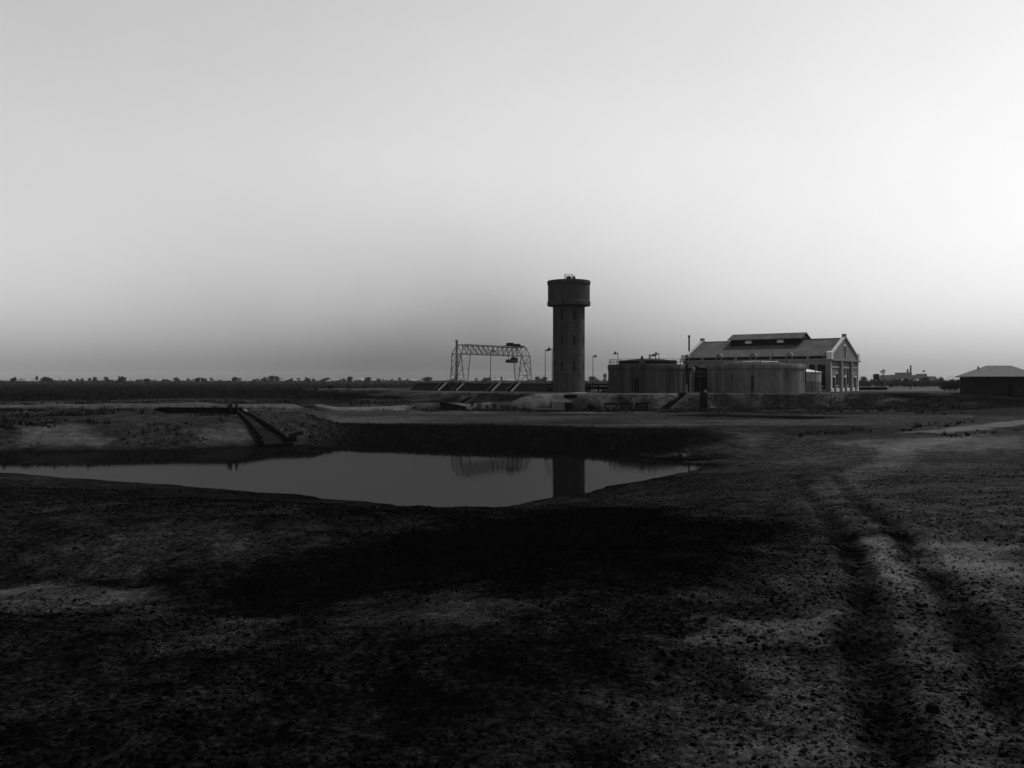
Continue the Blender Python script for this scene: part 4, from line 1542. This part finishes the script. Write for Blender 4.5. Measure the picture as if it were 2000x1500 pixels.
def person(px, D, rz, pose, label, z=None, tool=False):
    x, y = XY(px, D)
    t = thing("person", label, "person", (x, y, gz(x, y) if z is None else z), rz)
    child(t, {'s': me_s, 'b': me_b, 'c': me_c}[pose], "body")
    child(t, hat, "hat", {'s': (0, -.02, 1.70), 'b': (.74, 0, 1.21), 'c': (.35, 0, 1.09)}[pose])
    return t


person(1779, 225, .6, 's', "person in dark clothes and hat standing far off on the terrace near the hut")
person(685, 147, 1.2, 'c', "person crouching at the left end of the pale bank, facing away")
person(704, 147.5, 0.1, 'b', "middle worker bending over on the pale bank")
person(722, 148, 2.9, 'b', "person on the pale bank bending towards the left, nearest to the tower")
# shovel held by a worker: stands in the ground beside
x, y = XY(711.5, 147.4)
t = thing("shovel", "long handled shovel standing in the pale bank between the two bending workers", "shovel", (x, y, gz(x, y)), 0.3)
MB().cyl((0, 0, .1), (-.25, 0, .72), .02, None, 6).build("handle", M['timber'], t)
MB().box(-.02, -.11, -.15, .02, .11, .14).build("blade", M['dark_steel'], t)
for px, D in ((839, 158), (849, 158)):
    x, y = XY(px, D)
    t = MB().box(-.12, -.12, -.3, .12, .12, .75).cyl((0, 0, .75), (0, 0, .85), .16, .1, 8).build("bollard", M['tar_timber'], None, False, None, (x, y, gz(x, y)))
    tag(t, "%s one of two short dark posts behind the pale bank" % ("left" if px < 845 else "right"), "post", "short posts behind the pale bank")


# ------------------------------------------------------------------ vegetation
def bush_mesh(seed, n, leaf, w, h):
    rnd.seed(seed)
    mb = MB()
    k = 5
    for i in range(k):
        a = rnd.random() * 6.28
        rr = rnd.random() * .55
        s = .45 + rnd.random() * .35
        mb.leaves((w * rr * math.cos(a), w * rr * math.sin(a), h * (.25 + .35 * rnd.random())), (w * s, w * s, h * s * .75), n // k, leaf, .3)
    return mb


def put_bushes(items, label, name, cat, group, protos):
    first = {}
    for i, (x, y, s) in enumerate(items):
        k = i % len(protos)
        stem, crown = protos[k]
        z = gz(x, y)
        if k not in first:
            t = thing(name, label, cat, (x, y, z), rnd.random() * 6.28, group)
            child(t, crown, "crown")
            child(t, stem, "stem")
            first[k] = t
        else:
            t = copy_tree(first[k])
            t.location = (x, y, z)
            t.rotation_euler.z = rnd.random() * 6.28
        t.scale = (s * rnd.uniform(.85, 1.2), s * rnd.uniform(.85, 1.2), s)


protos = []
for sd_ in (3, 4, 5):
    crown = bush_mesh(sd_, 420, .09, 1.0, 1.5).mesh("crown", M['foliage'], False, False)
    sm = MB()
    for k in range(4):
        a = k * 1.6
        sm.cyl((0, 0, -.2), (.35 * math.cos(a), .35 * math.sin(a), .8), .05, .02, 5)
    protos.append((sm.mesh("stem", M['bark']), crown))
rnd.seed(21)
# rounded bushes on the plain behind the left bank
for px, D, s, lab in ((583, 222, 1.25, "largest dark bush at the left of the bushes on the plain"), (618, 222, .95, "low wide dark bush on the plain, right of the largest one"),
                      (647, 232, 1.0, "upright dark bush on the plain between two lower ones"), (681, 236, .9, "dark bush on the plain left of the settling tank, small and low"),
                      (712, 246, .8, "smallest dark bush on the plain, nearest to the settling tank")):
    x, y = XY(px, D)
    put_bushes([(x, y, s)], lab, "bush", "bush", "dark bushes on the plain", [protos[int(px) % 3]])
# dark heaps of shrubs along the foot of the spoil bank
for px, D, s, lab in ((922, 150.5, .7, "dark shrub at the foot of the pale bank touching the fallen trough"), (938, 150, .85, "second dark shrub right of the fallen trough"),
                      (951, 150.5, .6, "small shrub between two bigger ones below the settling tank"), (966, 151, .9, "largest dark shrub in the row below the settling tank"),
                      (980, 151, .8, "wide dark shrub just right of the largest one in the row"), (993, 151.5, .55, "low shrub near the right end of the row at the bank foot"),
                      (1006, 152, .5, "last and lowest shrub of the row, nearest to the culvert"), (834, 146, .4, "left one of two tiny shrubs on the pale bank left of the fallen trough"),
                      (843, 146, .35, "right one of two tiny shrubs on the pale bank left of the fallen trough")):
    put_bushes([XY(px, D) + (s,)], lab, "shrub", "shrub", "dark shrubs along the foot of the pale bank", [protos[int(px) % 3]])
put_bushes([XY(1183, 166) + (.75,)], "bigger shrub touching the left side of the railed concrete tank", "shrub", "shrub", "shrubs beside the railed tank", protos)
put_bushes([XY(1177, 167) + (.55,)], "smaller shrub left of the one touching the railed tank", "shrub", "shrub", "shrubs beside the railed tank", protos)
# thicket beyond the terrace on the right
protos_pale = []
for stem_, crown_ in protos:
    c2 = crown_.copy()
    c2.materials.clear()
    c2.materials.append(mat('hazed_foliage', 0.03, var=.4, scale=.5))  # paler base colour paints in the haze over the thicket
    protos_pale.append((stem_, c2))
th = []
for k in range(30):
    px = 1672 + k * 7 + rnd.uniform(-3, 3)
    th.append(XY(px, rnd.uniform(285, 330)) + (rnd.uniform(1.5, 2.1),))
put_bushes(th, "dark bush in the thicket between brick hall and hut", "bush", "bush", "bushes of the thicket beyond the terrace", protos_pale)
for px, s_, lab in ((1845, 1.7, "big dark bush farthest from the hut in the clump beside it"), (1855, 1.9, "big dark bush in the middle of the clump beside the hut"), (1866, 1.8, "big dark bush touching the left wall of the brick hut")):
    put_bushes([XY(px, 200) + (s_,)], lab, "bush", "bush", "bushes beside the brick hut", protos)

# distant trees on the horizon
far_protos = []
for i, (w, h) in enumerate(((4.5, 6), (3.5, 5), (6, 6.5), (2.2, 8.5))):
    rnd.seed(50 + i)
    mb = MB()
    mb.mi = 0
    for k in range(6):
        a = rnd.random() * 6.28
        rr = rnd.random() * .5
        mb.leaves((w * .6 * rr * math.cos(a), w * .6 * rr * math.sin(a), h * (.45 + .3 * rnd.random())), (w * .4, w * .4, h * .27), 30, .7, .2)
    crown = mb.mesh("crown", M['far_foliage'], False, False)
    trunk = MB().cyl((0, 0, -.5), (0, 0, h * .6), .25, .12, 6).mesh("trunk", M['bark'])
    far_protos.append((crown, trunk))
rnd.seed(77)


def far_tree(px, D, k, s, label, group, firsts={}):
    x, y = XY(px, D)
    z = gz(x, y)
    if k not in firsts:
        t = thing("tree", label, "tree", (x, y, z), 0, group)
        child(t, far_protos[k][0], "crown")
        child(t, far_protos[k][1], "trunk")
        firsts[k] = t
    else:
        t = copy_tree(firsts[k])
        t.location = (x, y, z)
        t.rotation_euler.z = rnd.random() * 6.28
        t["label"] = label
        t["group"] = group
    t.scale = (s * rnd.uniform(.8, 1.3), s * rnd.uniform(.8, 1.3), s)


far_tree(72, 1100, 3, 1.15, "tall narrow tree standing above the others at the far left horizon", "trees on the horizon")
far_tree(979, 1000, 3, 1.0, "narrow upright tree on the horizon seen under the gantry beam", "trees on the horizon")
for k in range(235):
    px = -40 + k * 5.2 + rnd.uniform(-8, 8)
    if 1088 < px < 1146:
        continue
    far_tree(px, rnd.uniform(700, 1750), rnd.choice((0, 1, 2, 0, 2)), rnd.choice((.6, .75, .85, .95, 1.25)), "small hazy tree in the broken row along the far horizon", "trees on the horizon")
for k in range(26):
    px = 1672 + k * 14 + rnd.uniform(-5, 5)
    far_tree(px, rnd.uniform(620, 900), rnd.choice((0, 1, 2)), rnd.uniform(.8, 1.1), "hazy tree behind the thicket near the far factory", "trees behind the thicket")

# distant houses
hw = MB()
hw.mi = 0
hw.box(-5, -4, -.5, 5, 4, 3)
hw2 = hw.mesh("wall", M['house_wall'])
hr = MB()
hr.add([(-5.6, -4.6, 3), (5.6, -4.6, 3), (5.6, 4.6, 3), (-5.6, 4.6, 3), (-2.5, 0, 5.2), (2.5, 0, 5.2)], [(0, 1, 5, 4), (1, 2, 5), (2, 3, 4, 5), (3, 0, 4), (3, 2, 1, 0)])
hr2 = hr.mesh("roof", M['house_roof'])
first_house = None
for k in range(95):
    px = -30 + k * 12.6 + rnd.uniform(-8, 8)
    if 1085 < px < 1148:
        continue
    x, y = XY(px, rnd.uniform(1000, 1700))
    if first_house is None:
        t = thing("house", "small pale roofed house among the trees of the far horizon", "house", (x, y, gz(x, y)), 0, "houses on the horizon")
        child(t, hw2, "wall")
        child(t, hr2, "roof")
        first_house = t
    else:
        t = copy_tree(first_house)
        t.location = (x, y, gz(x, y))
    t.rotation_euler.z = rnd.uniform(-.6, .6)
    s = rnd.uniform(.8, 1.3)
    t.scale = (s * rnd.uniform(.8, 1.2), s, s * rnd.uniform(.75, 1.0))

# pale chimney behind the gantry
x, y = XY(892, 640)
t = thing("chimney", "tall pale square chimney far behind the left leg of the gantry crane", "chimney", (x, y, 2.4))
MB().cyl((0, 0, -1), (0, 0, 33), 1.05, .82, 24).build("stack", M['far_factory'], t, True)
MB().cyl((0, 0, 32.4), (0, 0, 33.6), .98, .98, 24).build("rim", M['far_factory'], t, True)
# far water tower
x, y = XY(1181.5, 1050)
t = thing("water_tower", "tiny hazy water tower on the horizon left of the railed tank", "water tower", (x, y, 2.4))
MB().cyl((0, 0, -1), (0, 0, 8), 1.5, 1.4, 16).build("shaft", M['far_factory'], t, True)
MB().lathe([(1.4, 7.0), (2.2, 7.6), (2.2, 11.4), (.4, 12.3)], 20).build("tank", M['far_factory'], t, True)
# windmill and tank stand
x, y = XY(1724.5, 450)
t = thing("windmill", "farm windmill with round wheel on a lattice tower beyond the terrace", "windmill", (x, y, gz(x, y)), math.radians(20))
mb = MB()
hub = EYE - (726 - HOR) / F * 450 - gz(x, y)
for sx, sy in ((-1, -1), (1, -1), (1, 1), (-1, 1)):
    mb.bar((sx * .8, sy * .8, -.3), (sx * .1, sy * .1, hub), .1)
for k in range(4):
    f = .15 + k * .2
    w = .8 * (1 - f) + .1 * f
    for a, b in (((-w, -w), (w, -w)), ((w, -w), (w, w)), ((w, w), (-w, w)), ((-w, w), (-w, -w))):
        mb.bar((a[0], a[1], hub * f), (b[0], b[1], hub * f), .07)
mb.build("tower", M['dark_steel'], t)
wl = MB()
for k in range(18):
    a = 2 * math.pi * k / 18
    c, s = math.cos(a), math.sin(a)
    d1, d2 = Vector((c, 0, s)), Vector((-s, 0, c))
    o_ = Vector((0, -.5, hub))
    wl.add([o_ + d1 * .45 - d2 * .07, o_ + d1 * .45 + d2 * .07 + Vector((0, .05, 0)), o_ + d1 * 1.2 + d2 * .17 + Vector((0, .1, 0)), o_ + d1 * 1.2 - d2 * .17], [(0, 1, 2, 3)])
wheel = wl.build("wheel", M['dark_steel'], t)
MB().lathe([(.12, 0), (.12, .4)], 8).build("hub", M['dark_steel'], wheel).location = (0, -.5, hub - .2)
tl = MB()
tl.box(-.03, -.4, hub - .05, .03, 1.1, hub + .05)
tl.box(-.02, 1.1, hub - .4, .02, 2.0, hub + .4)
tl.build("tail_vane", M['dark_steel'], t)
x, y = XY(1711.5, 440)
zg = gz(x, y)
t = thing("tank_stand", "square dark iron water tank on a stand left of the windmill", "water tank", (x, y, zg))
h0 = EYE - (743 - HOR) / F * 440 - zg
h1 = EYE - (731 - HOR) / F * 440 - zg
MB().box(-1.15, -1.15, h0, 1.15, 1.15, h1).build("tank", M['dark_steel'], t)
lg = MB().box(-.1, -.1, -.3, .1, .1, h0).mesh("leg", M['dark_steel'])
for sx in (-1, 1):
    for sy in (-1, 1):
        child(t, lg, "leg", (sx, sy, 0))
MB().lathe([(1.35, h1), (.1, h1 + .3)], 12).build("lid", M['dark_steel'], t)

# far factory on the right horizon
D = 1500


def zpx(py, D_):
    return EYE - (py - HOR) / F * D_


x, y = XY(1783, D)
t = thing("factory", "hazy factory with curved roofs and chimneys on the right horizon", "factory", (x, y, 2.4))


def fbox(pa, pb, yt, name, dep=30, curve=False):
    a, b = (pa - 1783) / F * D, (pb - 1783) / F * D
    h = zpx(yt, D) - 2.4
    if curve:
        pts = [(a, -1), (b, -1), (b, h * .72), (b - (b - a) * .04, h * .92), (b - (b - a) * .1, h), (a + (b - a) * .1, h), (a + (b - a) * .04, h * .92), (a, h * .72)]
        return MB().prism(pts, 'y', 0, dep).build(name, M['far_factory'], t)
    return MB().box(a, -2, -1, b, dep, h).build(name, M['far_factory'], t)


fbox(1737, 1765, 732, "shed", 40, True)
fbox(1762.5, 1780, 727.5, "hall", 30)
fbox(1779, 1802, 732.5, "shed", 36, True)
fbox(1801, 1809.5, 730, "tower_block", 24)
fbox(1809, 1829, 735, "shed", 40, True)
cxp = (1776.5 - 1783) / F * D
MB().cyl((cxp, -4, -1), (cxp, -4, zpx(713.5, D) - 2.4), 1.9, 1.35, 16).build("chimney", M['far_factory'], t, True)
cxp = (1771.2 - 1783) / F * D
MB().lathe([(1.5, -1), (1.5, zpx(725, D) - 2.4), (1.7, zpx(722.5, D) - 2.4), (.3, zpx(720, D) - 2.4)], 16, cxp, -3).build("cupola", M['far_factory'], t, True)
cxp = (1806.5 - 1783) / F * D
tkm = MB().lathe([(1.9, zpx(726, D) - 2.4), (2.0, zpx(723.5, D) - 2.4), (.4, zpx(723, D) - 2.4)], 16, cxp, 4)
for s in (-1.5, 1.5):
    tkm.bar((cxp + s, 4, zpx(731, D) - 2.4), (cxp + s, 4, zpx(726, D) - 2.4), .35)
tkm.build("roof_tank", M['dark_steel'], t, True)
# pale dunes / sheds in front of the factory
for pa, pb, yt, lab in ((1748, 1768, 740.5, "long low pale roofed shed in front of the far factory's left part"), (1765, 1784, 740, "low pale roofed shed in front of the far factory's chimney"), (1792, 1812, 740.5, "pale roofed shed in front of the far factory's right part")):
    Dd = 1250
    x, y = XY((pa + pb) / 2, Dd)
    tt = thing("far_shed", lab, "shed", (x, y, 2.4))
    hwid = (pb - pa) / 2 / F * Dd
    h = zpx(yt, Dd) - 2.4
    MB().box(-hwid, 0, -1, hwid, 12, h * .6).build("wall", M['house_wall'], tt)
    MB().prism([(-.6, h * .6), (12.6, h * .6), (6, h)], 'x', -hwid - .5, hwid + .5).build("roof", M['house_roof'], tt)
# ship masts
x, y = XY(1857, 1600)
t = thing("sailing_ship", "bare masts of a moored sailing ship on the horizon left of the hut", "ship", (x, y, 2.4), .2)
MB().prism([(-13, 0), (12, 0), (15, 3), (-14, 3)], 'y', -2.5, 2.5).build("hull", M['dark_steel'], t)
for xx, h in ((-8, 10), (-2.5, 13), (3, 12), (8, 8)):
    m_ = MB().cyl((xx, 0, 2), (xx, 0, h), .3, .15, 6)
    m_.bar((xx - 2.2, 0, h * .7), (xx + 2.2, 0, h * .7), .2)
    m_.build("mast", M['dark_steel'], t)
# low wall on the terrace right of the hall
x, y = XY(1705, 215)
t = thing("low_wall", "low pale capped wall on the terrace just right of the brick hall", "wall", (x, y, ZT), 0)
MB().box(-4.5, -.3, -.2, 3.4, .3, .62).build("base", M['dark_concrete'], t)
MB().box(-4.6, -.4, .624, 3.5, .4, .82).build("coping", M['pale_concrete'], t)


x, y = ground_at(1822, 1388)
rg_ = np.random.default_rng(4)
st_ = MB().lathe([(.01, -.05), (.055, -.03), (.068, .02), (.05, .075), (.01, .09)], 14)
st_.v = [tuple(np.array(p) * (1 + .22 * (hash((round(p[0], 2), round(p[1], 2))) % 7 - 3) / 6)) for p in st_.v]
o = st_.build("stone", M['tar_timber'], None, True, None, (x, y, gz(x, y)))
tag(o, "single dark rounded stone lying right of the left cart track", "stone")
x, y = ground_at(1390, 1288)
tw = MB().cyl((0, 0, -.02), (.01, 0, .09), .010, .006, 6).cyl((.01, 0, .06), (-.07, .02, .12), .006, .003, 5).cyl((.01, 0, .08), (.05, .01, .15), .006, .003, 5).cyl((-.04, .01, .10), (-.09, .02, .08), .004, .002, 5)
o = tw.build("dead_twig", M['tar_timber'], None, False, None, (x, y, gz(x, y)))
tag(o, "dead forked twig standing at the edge of a pale earth patch", "twig")

# ------------------------------------------------------------------ loose ground cover (stuff)
def rocks(name, pos, size, seed, m, squash=.65):
    rg = np.random.default_rng(seed)
    t_ = (1 + 5 ** .5) / 2
    iv = np.array([(-1, t_, 0), (1, t_, 0), (-1, -t_, 0), (1, -t_, 0), (0, -1, t_), (0, 1, t_), (0, -1, -t_), (0, 1, -t_), (t_, 0, -1), (t_, 0, 1), (-t_, 0, -1), (-t_, 0, 1)], float)
    iv /= np.linalg.norm(iv[0])
    it = np.array([(0, 11, 5), (0, 5, 1), (0, 1, 7), (0, 7, 10), (0, 10, 11), (1, 5, 9), (5, 11, 4), (11, 10, 2), (10, 7, 6), (7, 1, 8), (3, 9, 4), (3, 4, 2), (3, 2, 6), (3, 6, 8), (3, 8, 9), (4, 9, 5), (2, 4, 11), (6, 2, 10), (8, 6, 7), (9, 8, 1)])
    n = len(pos)
    v = np.repeat(iv[None], n, 0) * rg.uniform(.4, 1.25, (n, 12, 1))
    v *= rg.uniform(.7, 1.3, (n, 1, 3)) * np.array([1, 1, squash])
    ang = rg.uniform(0, 6.28, n)
    c, s = np.cos(ang)[:, None], np.sin(ang)[:, None]
    vx, vy = v[:, :, 0] * c - v[:, :, 1] * s, v[:, :, 0] * s + v[:, :, 1] * c
    v = np.stack([vx, vy, v[:, :, 2]], 2) * size[:, None, None] + pos[:, None, :]
    f = (it[None] + (np.arange(n) * 12)[:, None, None]).reshape(-1, 3)
    me = mesh_from_np(name, v.reshape(-1, 3), None, f, False)
    me.materials.append(m)
    o = bpy.data.objects.new(name, me)
    COL.objects.link(o)
    return o


def tufts(name, pos, size, seed, m, blades=7, tall=1.0, spread=.7):
    rg = np.random.default_rng(seed)
    n = len(pos)
    a = rg.uniform(0, 6.28, (n, blades))
    lean = rg.uniform(.1, spread, (n, blades))
    h = rg.uniform(.5, 1.2, (n, blades)) * tall
    off = rg.uniform(-.35, .35, (n, blades, 2))
    wd = rg.uniform(.08, .2, (n, blades))
    b = np.zeros((n, blades, 3, 3))
    ca, sa = np.cos(a), np.sin(a)
    b[:, :, 0, 0] = off[..., 0] - sa * wd
    b[:, :, 0, 1] = off[..., 1] + ca * wd
    b[:, :, 1, 0] = off[..., 0] + sa * wd
    b[:, :, 1, 1] = off[..., 1] - ca * wd
    b[:, :, 2, 0] = off[..., 0] + ca * lean
    b[:, :, 2, 1] = off[..., 1] + sa * lean
    b[:, :, 2, 2] = h
    b[:, :, :2, 2] = -.1
    v = b * size[:, None, None, None] + pos[:, None, None, :]
    f = np.arange(n * blades * 3).reshape(-1, 3)
    me = mesh_from_np(name, v.reshape(-1, 3), None, f, False)
    me.materials.append(m)
    o = bpy.data.objects.new(name, me)
    COL.objects.link(o)
    return o


def scatter(n, rmin, rmax, amin, amax, seed, power=1.0):
    rg = np.random.default_rng(seed)
    u = rg.uniform(0, 1, n)
    r = (rmin ** power + u * (rmax ** power - rmin ** power)) ** (1 / power)
    a = np.radians(rg.uniform(amin, amax, n))
    return r * np.sin(a), r * np.cos(a), rg


# clods on the near ground
x, y, rg = scatter(150000, 5.0, 62, -38, 38, 101, .35)
sd = sd_poly(x, y, POND)
cl = fbm(x, y, 2.2, 3, 131) + .55 * fbm(x, y, 7, 2, 132)
px = 1000 + F * x / np.maximum(y, 1)
keep = (sd > .3) & (rg.uniform(-.55, .55, len(x)) < cl + .12 * sstep(1000, 1700, px))
x, y = x[keep], y[keep]
size = np.exp(rg.normal(-4.5, .5, len(x))) * (.85 + .03 * np.hypot(x, y))
size = np.clip(size, .005, .05)
for (pa, ya, pb, yb, n_, sz) in ((1430, 1225, 1650, 1262, 45, .03), (1480, 1140, 1960, 1200, 120, .024), (1600, 1280, 1960, 1420, 110, .018), (1240, 1200, 1420, 1330, 60, .022), (900, 1300, 1500, 1450, 60, .014), (200, 1250, 800, 1440, 60, .014)):
    for k in range(n_):
        p = ground_at(rg.uniform(pa, pb), rg.uniform(ya, yb))
        x, y, size = np.append(x, p[0]), np.append(y, p[1]), np.append(size, sz * rg.uniform(.6, 2.0))
zc = height(x, y)
o = rocks("clods", np.stack([x, y, zc + size * .2], 1), size, 5, gm)
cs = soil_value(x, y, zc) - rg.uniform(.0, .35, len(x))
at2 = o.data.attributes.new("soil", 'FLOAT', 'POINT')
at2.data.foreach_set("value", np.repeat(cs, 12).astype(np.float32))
tag(o, "clods of dry earth and stones strewn over the near bank", "gravel", None, "stuff")
# dry stubble
x, y, rg = scatter(16000, 6, 60, -38, 30, 103, .7)
sd = sd_poly(x, y, POND)
g = fbm(x, y, 4, 3, 141)
keep = (sd > .8) & (rg.uniform(-.1, .8, len(x)) < g)
x, y = x[keep], y[keep]
keep = soil_value(x, y, height(x, y)) > .27
x, y = x[keep], y[keep]
o = tufts("stubble", np.stack([x, y, height(x, y)], 1), rg.uniform(.02, .05, len(x)), 6, M['straw'], 8, .8, 1.2)
tag(o, "dry grass stubble in patches on the near bank", "grass", None, "stuff")
# weeds on the far bank of the pond and on the terrace slope
x, y, rg = scatter(90000, 66, 178, -32, 36, 105, 1.6)
sd = sd_poly(x, y, POND)
st = sd_poly(x, y, TERR)
px = 1000 + F * x / y
far_bank = (sd > .6) & (y < np.interp(px, [640, 1440], [103, 90])) & (y > 70) & (px > 600) & (px < 1350 + 60 * rg.uniform(-1, 1, len(x)))
slope = (st > .6) & (st < 20) & (y > 128)
left_b = (y > 80) & (px < 620) & (sd > 1)
g = fbm(x, y, 5, 3, 151)
dsp, _ = d_line(x, y, SPOIL_R)
dsl, _ = d_line(x, y, SPOIL_L)
keep = (far_bank & (rg.uniform(-.7, .5, len(x)) < g)) | (slope & (rg.uniform(-.35, .55, len(x)) < g)) | (left_b & (rg.uniform(.0, .9, len(x)) < g))
keep &= (dsp > 2.5) & (dsl > 2.2)
keep &= ~((np.abs(x - 12) < 7) & (np.abs(y - 156) < 4))
x, y = x[keep], y[keep]
rows_ = []
for (pa, ya, pb, yb, n_) in ((30, 806, 320, 804, 90), (-60, 824, 215, 827, 90), (-60, 832, 110, 833, 50), (700, 803, 840, 802, 30), (1380, 803, 1900, 807, 120), (1560, 796, 1900, 800, 120), (1620, 786, 1880, 790, 60), (930, 838, 1240, 843, 80), (1760, 838, 1905, 824, 70), (1560, 852, 1700, 842, 60), (1840, 850, 1990, 843, 40)):
    for k in range(n_):
        f = rg.uniform()
        rows_.append(ground_at(pa + (pb - pa) * f, ya + (yb - ya) * f + rg.normal(0, 1.6) + 3 * math.sin(f * 11 + pa)))
x = np.concatenate([x, [p[0] for p in rows_]])
y = np.concatenate([y, [p[1] for p in rows_]])
wsize = rg.uniform(.14, .42, len(x))
wsize[-len(rows_):] *= rg.choice([.6, .9, 1.2, 1.7], len(rows_))
o = tufts("weeds", np.stack([x, y, height(x, y)], 1), wsize, 8, M['weed'], 7, .75, 1.0)
tag(o, "dark low weeds covering the banks of the pond and the terrace slope", "weeds", None, "stuff")
# scrub plain
x, y, rg = scatter(26000, 195, 900, -36, 36, 107, .6)
st = sd_poly(x, y, TERR)
g = fbm(x, y, 40, 3, 161)
keep = (st > 14) & (rg.uniform(-.6, .5, len(x)) < g)
x, y = x[keep], y[keep]
o = tufts("scrub", np.stack([x, y, height(x, y)], 1), rg.uniform(.35, .95, len(x)) * (1 + np.hypot(x, y) / 900), 9, M['weed'], 9, .6, 1.1)
tag(o, "dark low scrub covering the plain behind the pond", "scrub", None, "stuff")

# low wood along the horizon that reads as one mass
x, y, rg = scatter(11000, 850, 1900, -38, 38, 109, .8)
g = fbm(x, y, 120, 3, 171)
keep = rg.uniform(-.6, .4, len(x)) < g
x, y = x[keep], y[keep]
o = tufts("treeline", np.stack([x, y, height(x, y)], 1), rg.uniform(1.8, 5.2, len(x)) * (1 + .5 * fbm(x, y, 40, 2, 173)), 10, M['far_foliage'], 10, .75, .8)
tag(o, "low broken line of distant trees and scrub along the horizon", "trees", None, "stuff")
# straw like scratchy stubble in the middle of the foreground
pl = np.array([ground_at(*p) for p in [(700, 1190), (860, 1145), (1100, 1140), (1180, 1190), (960, 1215), (760, 1230)]])
rg = np.random.default_rng(12)
x, y = rg.uniform(pl[:, 0].min() - 1, pl[:, 0].max() + 1, 5200), rg.uniform(pl[:, 1].min() - 1, pl[:, 1].max() + 1, 5200)
d = sd_poly(x, y, [tuple(p) for p in pl])
keep = (d < 1.2 * rg.uniform(-.4, 1, len(x))) & (fbm(x, y, .8, 3, 181) > -.1) & (soil_value(x, y, height(x, y)) > .3)
x, y = x[keep], y[keep]
o = tufts("stubble", np.stack([x, y, height(x, y)], 1), rg.uniform(.02, .06, len(x)), 11, M['pale_straw'], 6, .5, 1.6)
tag(o, "pale flattened straw stubble in the middle of the near ground", "grass", None, "stuff")

# ------------------------------------------------------------------ haze
hb = MB().box(-4900, -4900, -2.4, 4900, 4900, 48)
hm = bpy.data.materials.new("haze")
hm.use_nodes = True
hn = hm.node_tree
hn.nodes.clear()
ho = hn.nodes.new("ShaderNodeOutputMaterial")
pv = hn.nodes.new("ShaderNodeVolumePrincipled")
pv.inputs["Color"].default_value = (.9, .9, .9, 1)
pv.inputs["Density"].default_value = 0.00004
pv.inputs["Anisotropy"].default_value = 0.2
hn.links.new(pv.outputs["Volume"], ho.inputs["Volume"])
haze = hb.build("haze", hm)
tag(haze, "thin pale haze over the plain", "haze", None, "stuff")
